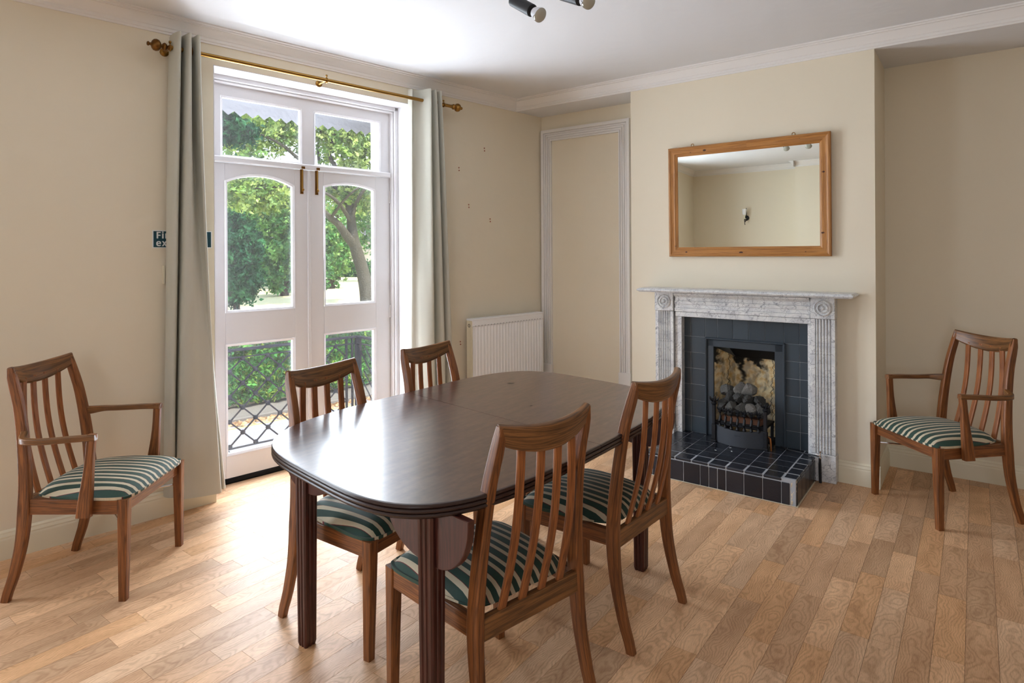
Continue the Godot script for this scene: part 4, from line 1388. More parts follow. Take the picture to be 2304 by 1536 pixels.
func build_grate() -> void:
	var t := thing("fire_grate", "dark iron fire basket holding coals in the fireplace", "grate")
	var b := MB.new()
	# bowed fret along the bottom
	var x0 := 1.667; var x1 := 1.952
	for k in 12:
		var a := float(k) / 12.0; var c := float(k + 1) / 12.0
		var za := 0.128 + 0.042 * sin(a * PI); var zc := 0.128 + 0.042 * sin(c * PI)
		var xa := lerpf(x0, x1, a); var xc := lerpf(x0, x1, c)
		var ta := 0.252 - 0.012 * sin(a * PI); var tc := 0.252 - 0.012 * sin(c * PI)
		var y := 0.142
		b.quad(Vector3(xa, y, za), Vector3(xc, y, zc), Vector3(xc, tc, zc), Vector3(xa, ta, za))
		b.quad(Vector3(xc, y, zc - 0.01), Vector3(xa, y, za - 0.01), Vector3(xa, ta, za - 0.01), Vector3(xc, tc, zc - 0.01))
		b.quad(Vector3(xa, ta, za), Vector3(xc, tc, zc), Vector3(xc, tc, zc - 0.01), Vector3(xa, ta, za - 0.01))
	b.xf = T(1.81, 0.212, 0.166)
	b.box(Vector3.ZERO, Vector3(0.036, 0.01, 0.012), 0.004)
	put("fret", b.mesh(), M.fret, t)
	var flower := func(m: MB, at: Vector3, s: float) -> void:
		m.xf = Transform3D(Basis.IDENTITY, at)
		m.lathe(pl([0, 0, 0.008 * s, 0, 0.011 * s, 0.006 * s, 0.005 * s, 0.012 * s, 0.009 * s, 0.02 * s, 0, 0.028 * s]), 8)
		for k in 5:
			var an := TAU * k / 5.0 + 0.3
			m.xf = Transform3D(Basis(Vector3.UP, an), at + Vector3(0, 0.012 * s, 0))
			m.tube(PackedVector3Array([Vector3.ZERO, Vector3(0.012 * s, 0.006 * s, 0), Vector3(0.019 * s, 0.016 * s, 0)]), [0.004 * s, 0.004 * s, 0.0015 * s], 6)
	for x in [1.652, 1.966]:
		b = MB.new()
		b.span(Vector3(x - 0.017, 0.141, 0.11), Vector3(x + 0.017, 0.156, 0.146), 0.002)
		b.span(Vector3(x - 0.013, 0.156, 0.114), Vector3(x + 0.013, 0.252, 0.14), 0.003)
		b.span(Vector3(x - 0.01, 0.252, 0.117), Vector3(x + 0.01, 0.375, 0.137), 0.003)
		var post := put("post", b.mesh(), M.black_iron, t)
		b = MB.new()
		flower.call(b, Vector3(x, 0.375, 0.127), 1.7)
		put("finial", b.mesh(50), M.black_iron, post)
	for k in 7:
		var u := (k + 0.5) / 7.0
		var x := lerpf(1.672, 1.948, u)
		var z := 0.128 + 0.04 * sin(u * PI)
		b = MB.new()
		b.tube(PackedVector3Array([Vector3(x, 0.232, z - 0.014), Vector3(x, 0.25, z - 0.004), Vector3(x, 0.28, z), Vector3(x, 0.31, z - 0.012), Vector3(x, 0.335, z - 0.006)]), [0.007, 0.011, 0.008, 0.008, 0.009], 8)
		var bar := put("bar", b.mesh(50), M.black_iron, t)
		b = MB.new()
		flower.call(b, Vector3(x, 0.333, z - 0.006), 1.15)
		put("finial", b.mesh(50), M.black_iron, bar)
	b = MB.new()
	b.span(Vector3(1.66, 0.25, -0.12), Vector3(1.958, 0.265, 0.12), 0.003)
	b.span(Vector3(1.66, 0.265, 0.105), Vector3(1.958, 0.277, 0.117), 0.003)
	for x in [1.67, 1.948]: b.span(Vector3(x - 0.008, 0.141, -0.11), Vector3(x + 0.008, 0.26, -0.09), 0.002)
	put("basket_floor", b.mesh(), M.black_iron, t)
	b = MB.new()
	b.span(Vector3(1.69, 0.266, 0.02), Vector3(1.93, 0.31, 0.1), 0.006)
	put("burner_bed", b.mesh(), M.clay, t)
	var c := thing("copper_stub", "short bent copper pipe stub on the hearth beside the fire basket", "pipe")
	b = MB.new()
	b.tube(PackedVector3Array([Vector3(1.995, 0.14, 0.115), Vector3(1.994, 0.18, 0.115), Vector3(1.99, 0.212, 0.113), Vector3(1.98, 0.218, 0.11), Vector3(1.972, 0.208, 0.108), Vector3(1.972, 0.19, 0.108)]), 0.006, 10)
	put("pipe", b.mesh(50), M.copper, c)
	# coals, each its own lump
	var r := RandomNumberGenerator.new()
	r.seed = 8
	var lumps := []
	for k in 7: lumps.append(lump(r))
	var rows := [
		[1.70, 0.365, 0.085, 0.034], [1.757, 0.358, 0.1, 0.036], [1.815, 0.36, 0.1, 0.034], [1.868, 0.362, 0.1, 0.031], [1.925, 0.368, 0.085, 0.036],
		[1.725, 0.413, 0.045, 0.037], [1.79, 0.42, 0.05, 0.036], [1.85, 0.41, 0.05, 0.034], [1.905, 0.41, 0.04, 0.03],
		[1.70, 0.442, -0.02, 0.04], [1.775, 0.47, 0.0, 0.034], [1.832, 0.466, 0.0, 0.042], [1.69, 0.355, 0.0, 0.036], [1.93, 0.36, 0.0, 0.036], [1.81, 0.37, -0.02, 0.045], [1.75, 0.39, -0.04, 0.04], [1.88, 0.39, -0.04, 0.04]]
	var said := ["first black coal behind the left post of the fire basket", "round coal second from the left in the front row above the bars", "middle coal of the front row above the iron bars", "ash-spotted coal right of the middle in the front row", "large coal at the right end of the front row", "dark coal in the second row above the left bars", "smooth grey coal in the middle of the second row", "coal in the second row right of the middle", "small coal at the right of the second row", "brown-grey lump against the left side of the fire back", "white-topped coal at the peak of the heap", "tall pale-sided coal at the top right of the heap", "hidden coal low at the left of the basket", "hidden coal low at the right of the basket", "big coal buried under the middle of the heap", "buried coal behind the second row on the left", "buried coal behind the second row on the right"]
	for k in rows.size():
		var q = rows[k]
		var o := put("coal", lumps[k % 7], M.coal[2 if k in [3, 10, 11] else (1 if k in [1, 2, 4, 9] else 0)], null, Transform3D(any_turn(r, q[3] * 1.42), Vector3(q[0], q[1], q[2])))
		tag(o, said[k], "coal", "coals heaped in the fire basket")

func lump(r: RandomNumberGenerator) -> ArrayMesh:
	# a faceted lump of about unit radius: a ball cut by random planes
	var cuts := []
	for k in 8:
		cuts.append([Vector3(r.randfn(), r.randfn(), r.randfn()).normalized(), r.randf_range(0.45, 0.78)])
	var b := MB.new()
	var at := func(i: int, j: int) -> Vector3:
		var th := PI * i / 10.0; var ph := TAU * j / 16.0
		var d := Vector3(sin(th) * cos(ph), cos(th), sin(th) * sin(ph))
		var rad := 1.0
		for c in cuts:
			var k: float = d.dot(c[0])
			if k > 0.05: rad = minf(rad, c[1] / k)
		return d * rad
	for i in 10:
		for j in 16:
			b.quad(at.call(i, j), at.call(i, j + 1), at.call(i + 1, j + 1), at.call(i + 1, j))
	return b.mesh(10)

func build_mirror() -> void:
	# hangs with its top a little off the wall
	var w := 1.0; var h := 0.735
	var t := thing("mirror", "pine-framed rectangular mirror hanging above the mantelpiece", "mirror", Transform3D(Basis(Vector3.RIGHT, deg_to_rad(0.75)), Vector3(1.817, 1.32, 0.006)))
	var fw := 0.062
	var prof := pl([0, 0, 0, 0.022, 0.004, 0.026, 0.012, 0.027, 0.02, 0.021, 0.034, 0.019, 0.044, 0.021, 0.047, 0.017, 0.055, 0.016, 0.062, 0.011, 0.062, 0])
	# prof: x from the outer edge inwards, y off the wall
	var corners := [Vector2(-w / 2, 0), Vector2(w / 2, 0), Vector2(w / 2, h), Vector2(-w / 2, h)]
	var names := ["bottom_rail", "side_rail", "top_rail", "side_rail"]
	for k in 4:
		var a: Vector2 = corners[k]; var c: Vector2 = corners[(k + 1) % 4]
		var e := (c - a).normalized(); var n := Vector2(-e.y, e.x)
		var b := MB.new()
		var run := 0.0
		for i in prof.size() - 1:
			var p := prof[i]; var q := prof[i + 1]
			var seg := p.distance_to(q)
			var pa := a + n * p.x + e * p.x; var pc := c + n * p.x - e * p.x
			var qa := a + n * q.x + e * q.x; var qc := c + n * q.x - e * q.x
			var len := a.distance_to(c)
			b.quad_uv(Vector3(pa.x, pa.y, p.y), Vector3(pc.x, pc.y, p.y), Vector3(qc.x, qc.y, q.y), Vector3(qa.x, qa.y, q.y), Vector2(run, p.x + k * 0.31), Vector2(run, len - p.x + k * 0.31), Vector2(run + seg, len - q.x + k * 0.31), Vector2(run + seg, q.x + k * 0.31))
			run += seg
		put(names[k], b.mesh(30), M.pine, t)
	for q in [[-0.38, 0.03, 0.9], [-0.02, 0.024, 1.5], [0.36, 0.028, 0.5], [-0.455, 0.07, 0.6], [0.46, 0.5, 1.0], [0.455, 0.14, 1.1], [-0.25, 0.7, 1.3], [-0.345, 0.695, 0.5], [0.33, 0.715, 0.6]]:
		var b := MB.new()
		b.xf = Transform3D(Basis(Vector3.RIGHT, PI / 2) , Vector3(q[0], q[1], 0.0195)) * Transform3D(Basis.from_scale(Vector3(1.35, 1, 0.85)), Vector3.ZERO)
		b.lathe(pl([0.006 * q[2], -0.004, 0.006 * q[2], 0.0012, 0, 0.0014]), 12)
		put("knot", b.mesh(), M.knot, t)
	var g := MB.new()
	g.span(Vector3(-w / 2 + fw - 0.006, fw - 0.006, 0.003), Vector3(w / 2 - fw + 0.006, h - fw + 0.006, 0.009))
	put("mirror_glass", g.mesh(), M.mirror, t)
	for x in [-0.335, 0.295]:
		g = MB.new()
		var pts := PackedVector3Array()
		for k in 12: pts.append(Vector3(x + 0.009 * cos(TAU * k / 12.0), h + 0.008 + 0.01 * sin(TAU * k / 12.0), 0.006))
		g.tube(pts, 0.0025, 6, true)
		put("hanging_ring", g.mesh(), M.brass, t)

# ---------------------------------------------------------------- table
const TABLE := Vector3(1.491, 0.0, 2.199)
const TABLE_N := 3.85

func table_pt(u: float, v: float) -> Vector2:
	return Vector2(u - 0.006 * v, v + 0.149 * u)

func table_outline(grow: float, from: float, to: float) -> PackedVector2Array:
	# superellipse outline between local v limits, counter-clockwise in (u, v)
	var a := 0.534 + grow; var b := 0.804 + grow
	var q := PackedVector2Array()
	for k in 96:
		var t := TAU * k / 96.0
		var c := cos(t); var s := sin(t)
		q.append(Vector2(a * signf(c) * pow(absf(c), 2.0 / TABLE_N), b * signf(s) * pow(absf(s), 2.0 / TABLE_N)))
	var band := PackedVector2Array([Vector2(-2, from), Vector2(2, from), Vector2(2, to), Vector2(-2, to)])
	var cut := Geometry2D.intersect_polygons(q, band)
	var o := cut[0]
	var area := 0.0
	for k in o.size(): area += o[k].cross(o[(k + 1) % o.size()])
	if area < 0: o.reverse()
	return o

func build_table() -> void:
	var t := thing("dining_table", "dark brown oval extending dining table with a scuffed reflective top", "table", T(TABLE.x, 0, TABLE.z))
	var joint := 0.012
	for half in 2:
		var lo: float = [-2.0, joint + 0.0008][half]; var hi: float = [joint - 0.0008, 2.0][half]
		# reeded edge: steps of (grow, y)
		var steps := [[-0.006, 0.73], [-0.002, 0.729], [0.0, 0.726], [0.0005, 0.722], [-0.002, 0.719], [-0.004, 0.718], [-0.001, 0.7165], [0.001, 0.713], [0.0005, 0.709], [-0.002, 0.7065], [-0.004, 0.706], [-0.001, 0.7045], [0.001, 0.701], [0.0, 0.697], [-0.004, 0.694], [-0.012, 0.692]]
		var b := MB.new()
		var e := MB.new()
		var ring0 := table_outline(steps[0][0], lo, hi)
		var idx := Geometry2D.triangulate_polygon(ring0)
		for k in range(0, idx.size(), 3):
			var q := [ring0[idx[k]], ring0[idx[k + 1]], ring0[idx[k + 2]]]
			if (q[1] - q[0]).cross(q[2] - q[0]) > 0:
				var s = q[1]; q[1] = q[2]; q[2] = s
			var w := []
			for p in q: w.append(table_pt(p.x, p.y))
			b.tri(Vector3(w[0].x, 0.73, w[0].y), Vector3(w[1].x, 0.73, w[1].y), Vector3(w[2].x, 0.73, w[2].y), q[0], q[1], q[2])
			b.tri(Vector3(w[0].x, 0.692, w[0].y), Vector3(w[2].x, 0.692, w[2].y), Vector3(w[1].x, 0.692, w[1].y), q[0], q[2], q[1])
		var half_top := put("tabletop_half", b.mesh(5), M.table_top, t)
		for s in steps.size() - 1:
			var r0 := table_outline(steps[s][0], lo, hi); var r1 := table_outline(steps[s + 1][0], lo, hi)
			if r0.size() != r1.size(): continue
			# start both rings at the same corner
			var st := 0; var bd := 1e9
			for k in r1.size():
				var d := r1[k].distance_squared_to(r0[0])
				if d < bd: bd = d; st = k
			for k in r0.size():
				var j := (k + 1) % r0.size()
				var a0 := table_pt(r0[k].x, r0[k].y); var a1 := table_pt(r0[j].x, r0[j].y)
				var c0 := table_pt(r1[(k + st) % r1.size()].x, r1[(k + st) % r1.size()].y); var c1 := table_pt(r1[(j + st) % r1.size()].x, r1[(j + st) % r1.size()].y)
				e.quad(Vector3(a0.x, steps[s][1], a0.y), Vector3(a1.x, steps[s][1], a1.y), Vector3(c1.x, steps[s + 1][1], c1.y), Vector3(c0.x, steps[s + 1][1], c0.y))
		put("reeded_edge", e.mesh(30), M.table_edge, half_top)
	for q in [[-0.268, -0.49, 1.3], [0.056, -0.195, 0.6]]:
		var kn := MB.new()
		kn.xf = T(q[0], 0.7298, q[1]) * Transform3D(Basis.from_scale(Vector3(1.0, 1, 1.6)), Vector3.ZERO)
		kn.lathe(pl([0.011 * q[2], 0, 0.01 * q[2], 0.0005, 0, 0.0006]), 12)
		put("knot", kn.mesh(), M.table_edge, t)
	# legs, fluted on the outer corner, with deep curved aprons between
	for i in 4:
		var su: float = [-1, 1, 1, -1][i]; var sv: float = [1, 1, -1, -1][i]
		var p := table_pt(0.352 * su, 0.628 * sv)
		var b := MB.new()
		var sec := PackedVector2Array()
		var hw := 0.029
		for side in 4:
			var dir := Vector2(1, 0).rotated(side * PI / 2); var nx := Vector2(0, 1).rotated(side * PI / 2)
			for f in [[-1.0, 0.8], [-0.8, 1.0], [-0.5, 1.0], [-0.4, 0.86], [-0.22, 0.86], [-0.12, 1.0], [0.12, 1.0], [0.22, 0.86], [0.4, 0.86], [0.5, 1.0], [0.8, 1.0]]:
				sec.append((dir * f[1] + nx * f[0]) * hw)
		var fr := Basis(Vector3.RIGHT, Vector3.FORWARD, Vector3.UP)
		b.loft([Transform3D(fr, Vector3(p.x, 0, p.y)), Transform3D(fr, Vector3(p.x, 0.012, p.y)), Transform3D(fr, Vector3(p.x, 0.69, p.y))], sec, [Vector2(0.72, 0.72), Vector2(0.82, 0.82), Vector2(1, 1)])
		put("leg", b.mesh(25), M.mahogany, t)
	for k in 4:
		# from leg to leg, swinging deep at the legs
		var c: Array = [[-0.352, 0.628, 0.352, 0.628], [0.352, 0.628, 0.352, -0.628], [0.352, -0.628, -0.352, -0.628], [-0.352, -0.628, -0.352, 0.628]][k]
		var a: Vector2 = table_pt(c[0], c[1]); var d: Vector2 = table_pt(c[2], c[3])
		var len := a.distance_to(d)
		var reach := 0.17
		var drop: float = 0.12 if k % 2 == 0 else 0.012
		var q := PackedVector2Array([Vector2(len - 0.029, 0.691), Vector2(0.029, 0.691)])
		for i in 13:
			var s := float(i) / 12.0
			q.append(Vector2(0.029 + reach * sin(s * PI / 2), 0.652 - drop * cos(s * PI / 2)))
		for i in 13:
			var s := 1.0 - float(i) / 12.0
			q.append(Vector2(len - 0.029 - reach * sin(s * PI / 2), 0.652 - drop * cos(s * PI / 2)))
		var b := MB.new()
		var ex := Vector3(d.x - a.x, 0, d.y - a.y).normalized()
		b.xf = Transform3D(Basis(ex, Vector3.UP, ex.cross(Vector3.UP)), Vector3(a.x, 0, a.y))
		b.prism(q, -0.011, 0.011, 0.002)
		put("apron", b.mesh(), M.mahogany, t)
		# the same curve again outside the legs at the ends of the side aprons
		if k % 2 == 0:
			for s in [0, 1]:
				var o := a if s == 0 else d
				var out := -ex if s == 0 else ex
				var w := PackedVector2Array([Vector2(0.162, 0.691), Vector2(0.029, 0.691)])
				for i in 10:
					var u := float(i) / 9.0
					w.append(Vector2(0.029 + 0.133 * sin(u * PI / 2), 0.675 - 0.143 * cos(u * PI / 2)))
				b = MB.new()
				b.xf = Transform3D(Basis(out, Vector3.UP, out.cross(Vector3.UP)), Vector3(o.x, 0, o.y))
				b.prism(w, -0.011, 0.011, 0.002)
				put("bracket", b.mesh(), M.mahogany, t)

# ---------------------------------------------------------------- chairs
# front is +z; the sitter's left is +x
func stile_z(y: float) -> float:
	var ks := [[0.0, -0.236], [0.1, -0.205], [0.22, -0.178], [0.34, -0.166], [0.45, -0.166], [0.6, -0.178], [0.75, -0.2], [0.908, -0.238]]
	for k in ks.size() - 1:
		if y <= ks[k + 1][0]:
			var t: float = (y - ks[k][0]) / (ks[k + 1][0] - ks[k][0])
			var m0: float = (ks[k + 1][1] - ks[maxi(k - 1, 0)][1]) / 2.0; var m1: float = (ks[mini(k + 2, ks.size() - 1)][1] - ks[k][1]) / 2.0
			var a: float = ks[k][1]; var b: float = ks[k + 1][1]
			return (2 * t * t * t - 3 * t * t + 1) * a + (t * t * t - 2 * t * t + t) * m0 + (-2 * t * t * t + 3 * t * t) * b + (t * t * t - t * t) * m1
	return ks[-1][1]

func stile_x(y: float, e: float) -> float:
	return lerpf(0.199, 0.195, clampf(y / 0.36, 0, 1)) + e - 0.033 * maxf(0.0, (y - 0.36) / 0.548)

func bar_section(w: float, d: float, r: float) -> PackedVector2Array:
	var o := PackedVector2Array()
	for c in [[1, 1, 0], [-1, 1, 1], [-1, -1, 2], [1, -1, 3]]:
		for k in 3:
			var a: float = PI / 2 * c[2] + PI / 4 * k
			o.append(Vector2(c[0] * (w / 2 - r) + cos(a) * r, c[1] * (d / 2 - r) + sin(a) * r))
	return o

func make_chair(label: String, e: float, arms: bool) -> Node3D:
	var t := thing("armchair" if arms else "dining_chair", label, "chair", Transform3D.IDENTITY, "matching striped dining chairs")
	var fw := 0.227 + e
	for s in [1.0, -1.0]:
		var b := MB.new()
		var fr := Basis(Vector3.RIGHT, Vector3.FORWARD, Vector3.UP)
		var fs := []; var sc := []
		for k in 5:
			var y := 0.395 * k / 4.0
			var w: float = lerpf(0.7, 1.0, k / 4.0)
			fs.append(Transform3D(fr, Vector3(s * (fw - 0.019 * w + 0.019 * (1 - w) * 0.2), y, 0.22 - 0.004 * (1.0 - w))))
			sc.append(Vector2(w, w))
		b.loft(fs, bar_section(0.04, 0.04, 0.005), sc)
		put("front_leg", b.mesh(50), M.teak, t)
		# back leg and stile in one sweep
		b = MB.new()
		fs = []; sc = []
		for k in 27:
			var y := 0.905 * k / 26.0
			var z := stile_z(y)
			var dz := (stile_z(minf(y + 0.01, 0.908)) - stile_z(maxf(y - 0.01, 0.0))) / (minf(y + 0.01, 0.908) - maxf(y - 0.01, 0.0))
			var up := Vector3(0, 1, dz).normalized()
			var w := 1.0
			var d := 1.0
			if y < 0.36: d = lerpf(0.66, 1.0, y / 0.36); w = lerpf(0.8, 1.0, y / 0.36)
			else: d = lerpf(1.0, 0.66, (y - 0.36) / 0.548); w = lerpf(1.0, 0.9, (y - 0.36) / 0.548)
			if k == 26: d *= 0.7; w *= 0.75
			if k == 25: d *= 0.94; w *= 0.97
			fs.append(Transform3D(Basis(Vector3.RIGHT, up.cross(Vector3.RIGHT), up), Vector3(s * stile_x(y, e), y, z)))
			sc.append(Vector2(w, d))
		b.loft(fs, bar_section(0.03, 0.046, 0.006), sc)
		put("back_leg", b.mesh(50), M.teak, t)
	# seat rails
	var rail := func(called: String, a: Vector3, c: Vector3, tall: float, m: Material) -> void:
		var q := MB.new()
		var d := (c - a).normalized()
		q.loft([Transform3D(Basis(d.cross(Vector3.UP).normalized() * -1.0, Vector3.UP, d), a), Transform3D(Basis(d.cross(Vector3.UP).normalized() * -1.0, Vector3.UP, d), c)], bar_section(0.022, tall, 0.003))
		put(called, q.mesh(50), m, t)
	rail.call("front_rail", Vector3(fw - 0.03, 0.366, 0.212), Vector3(-fw + 0.03, 0.366, 0.212), 0.058, M.teak)
	rail.call("back_rail", Vector3(0.19 + e, 0.363, -0.172), Vector3(-0.19 - e, 0.363, -0.172), 0.062, M.teak_rail)
	for s in [1.0, -1.0]:
		rail.call("side_rail", Vector3(s * (fw - 0.015), 0.366, 0.21), Vector3(s * (0.19 + e), 0.366, -0.16), 0.058, M.teak)
	# crest rail: bowed backwards, dipped on top, deeper in the middle
	var b := MB.new()
	var fs := []; var sc := []
	var tx := stile_x(0.88, e)
	for k in 17:
		var u := k / 16.0 * 2.0 - 1.0
		var deep := 0.05 + 0.03 * pow(maxf(0.0, 1.0 - u * u), 0.9)
		var top := 0.911 - 0.014 * (1.0 - u * u)
		var z := stile_z(0.88) - 0.034 * (1.0 - u * u)
		var dx := Vector3(1, 0, 0.068 * u / tx * 1.0).normalized()
		fs.append(Transform3D(Basis(Vector3(0, 1, -0.22).normalized(), Vector3(0, 1, -0.22).normalized().cross(dx) * -1.0, dx), Vector3(u * (tx + 0.006), top - deep / 2.0, z + 0.22 * (deep / 2.0 - 0.01))))
		sc.append(Vector2(deep / 0.06, 1.0))
	for f in fs:
		f.basis.y = f.basis.z.cross(f.basis.x)
	b.loft(fs, bar_section(0.06, 0.025, 0.008), sc)
	put("crest_rail", b.mesh(60), M.teak_rail, t)
	# four splayed slats
	for k in 4:
		b = MB.new()
		fs = []
		var u := (k - 1.5) / 2.5
		for i in 13:
			var f := i / 12.0
			var y := lerpf(0.385, 0.852, f)
			var z := lerpf(-0.172, stile_z(0.84) - 0.034 * (1.0 - u * u) * 0.9 + 0.003, f) - 0.02 * sin(f * PI)
			var x := lerpf(u * (0.186 + e), u * (tx - 0.004), f)
			var up := Vector3((tx - 0.19 - e) * u, 0.467, -0.07 - 0.063 * cos(f * PI)).normalized()
			fs.append(Transform3D(Basis(Vector3.RIGHT, up.cross(Vector3.RIGHT).normalized(), up), Vector3(x, y, z)))
		b.loft(fs, bar_section(0.026, 0.011, 0.003))
		put("slat", b.mesh(50), M.teak_slat, t)
	# domed drop-in seat
	b = MB.new()
	var nu := 22; var nv := 22
	var cushion := func(i: int, j: int, under: bool) -> Vector3:
		var u := i / float(nu) * 2.0 - 1.0; var v := j / float(nv) * 2.0 - 1.0
		var f := (v + 1.0) / 2.0
		var half := lerpf(0.183 + e, fw + 0.012, f)
		var k := pow(pow(absf(u), 5.0) + pow(absf(v), 5.0), 0.2)
		var m := maxf(absf(u), absf(v))
		var sh := 1.0 if k < 1e-6 else m / k
		var uu := u * lerpf(1.0, sh, 0.85); var vv := v * lerpf(1.0, sh, 0.85)
		var z := lerpf(-0.158, 0.252, (vv + 1.0) / 2.0)
		var rim := pow(m, 6.0)
		var y := 0.452 - 0.012 * vv * vv - 0.01 * uu * uu - 0.036 * pow(m, 9.0)
		y -= 0.006 * clampf(vv, 0, 1)
		var sag := 0.012 * pow(maxf(0.0, 1.0 - vv * vv), 2.0) * rim
		if under: y = lerpf(0.39, 0.404, rim)
		return Vector3(uu * half, y - (sag if not under else 0.0), z)
	for i in nu:
		for j in nv:
			for under in [false, true]:
				var q := []
				for c in [[i, j], [i, j + 1], [i + 1, j + 1], [i + 1, j]]: q.append(cushion.call(c[0], c[1], under))
				var uv := []
				for c in q: uv.append(Vector2(c.x + 0.504, c.z))
				if under: b.quad_uv(q[3], q[2], q[1], q[0], uv[3], uv[2], uv[1], uv[0])
				else: b.quad_uv(q[0], q[1], q[2], q[3], uv[0], uv[1], uv[2], uv[3])
	# wall between the upper and lower skins
	var loop := []
	for i in nu: loop.append([i, 0])
	for j in nv: loop.append([nu, j])
	for i in nu: loop.append([nu - i, nv])
	for j in nv: loop.append([0, nv - j])
	for k in loop.size():
		var c = loop[k]; var d = loop[(k + 1) % loop.size()]
		var p0: Vector3 = cushion.call(c[0], c[1], false); var p1: Vector3 = cushion.call(d[0], d[1], false)
		var q0: Vector3 = cushion.call(c[0], c[1], true); var q1: Vector3 = cushion.call(d[0], d[1], true)
		b.quad_uv(p0, p1, q1, q0, Vector2(p0.x + 0.504, p0.z), Vector2(p1.x + 0.504, p1.z), Vector2(q1.x + 0.504, q1.z), Vector2(q0.x + 0.504, q0.z))
	put("seat", b.mesh(70), M.seat, t)
	if not arms: return t
	for s in [1.0, -1.0]:
		# arm support: broad at the rail, thin at the top
		b = MB.new()
		fs = []; sc = []
		for k in 9:
			var f := k / 8.0
			fs.append(Transform3D(Basis(Vector3.RIGHT, Vector3.FORWARD, Vector3.UP), Vector3(s * (fw + 0.012 - 0.01 * f * f + 0.006 * f), lerpf(0.338, 0.657, f), 0.085 + 0.01 * sin(f * PI) + 0.03 * f * f)))
			sc.append(Vector2(lerpf(1.0, 0.85, f), lerpf(1.5, 0.82, smoothstep(0.0, 0.75, f))))
		b.loft(fs, bar_section(0.026, 0.036, 0.004), sc)
		put("arm_support", b.mesh(50), M.teak, t)
		# arm: bows outwards, then in to the stile
		b = MB.new()
		var line := smooth([Vector3(s * (fw + 0.008), 0.645, 0.129), Vector3(s * (fw + 0.02), 0.642, 0.04), Vector3(s * (fw + 0.026), 0.637, -0.06), Vector3(s * (fw + 0.016), 0.638, -0.135), Vector3(s * (stile_x(0.63, e) + 0.017), 0.643, -0.165), Vector3(s * (stile_x(0.63, e) + 0.001), 0.648, -0.178)], 5)
		var pts := PackedVector3Array(line)
		sc = []
		for k in pts.size():
			var f := float(k) / (pts.size() - 1)
			sc.append(Vector2(lerpf(0.85, 0.7, f), lerpf(0.85, 1.35, smoothstep(0.5, 0.85, f)) * lerpf(1.0, 0.8, smoothstep(0.85, 1.0, f))))
		b.loft(MB.frames_along(pts, Vector3.UP), bar_section(0.034, 0.026, 0.005), sc)
		put("armrest", b.mesh(55), M.teak_rail, t)
	# light metal cross braces under the seat
	for s in [1.0, -1.0]:
		b = MB.new()
		b.tube(PackedVector3Array([Vector3(s * (fw - 0.03), 0.29, 0.2), Vector3(-s * (0.17 + e), 0.338, -0.15)]), 0.005, 6)
		put("brace", b.mesh(), M.chrome, t)
	return t

func build_chairs() -> void:
	var a := make_chair("dining chair in the foreground with its slatted back to the viewer", 0.0, false)
	a.transform = T(1.819, 0, 2.601, deg_to_rad(-101.4))
	copy(a, T(1.838, 0, 1.946, deg_to_rad(-93.3)), "dining chair at the table nearest the fireplace, slatted back turned to the hearth side")
	copy(a, T(1.133, 0, 2.509, deg_to_rad(95.7)), "dining chair at the table in front of the meeting french doors")
	copy(a, T(1.101, 0, 1.895, deg_to_rad(94.5)), "dining chair at the table in front of the right curtain, mostly hidden by the table")
	var c := make_chair("striped armchair against the cream wall beside the left curtain", 0.011, true)
	c.transform = T(0.004, 0, 3.006, deg_to_rad(130.1))
	copy(c, T(2.855, 0, 0.116, deg_to_rad(-47.0)), "striped armchair in the recess to the right of the fireplace")

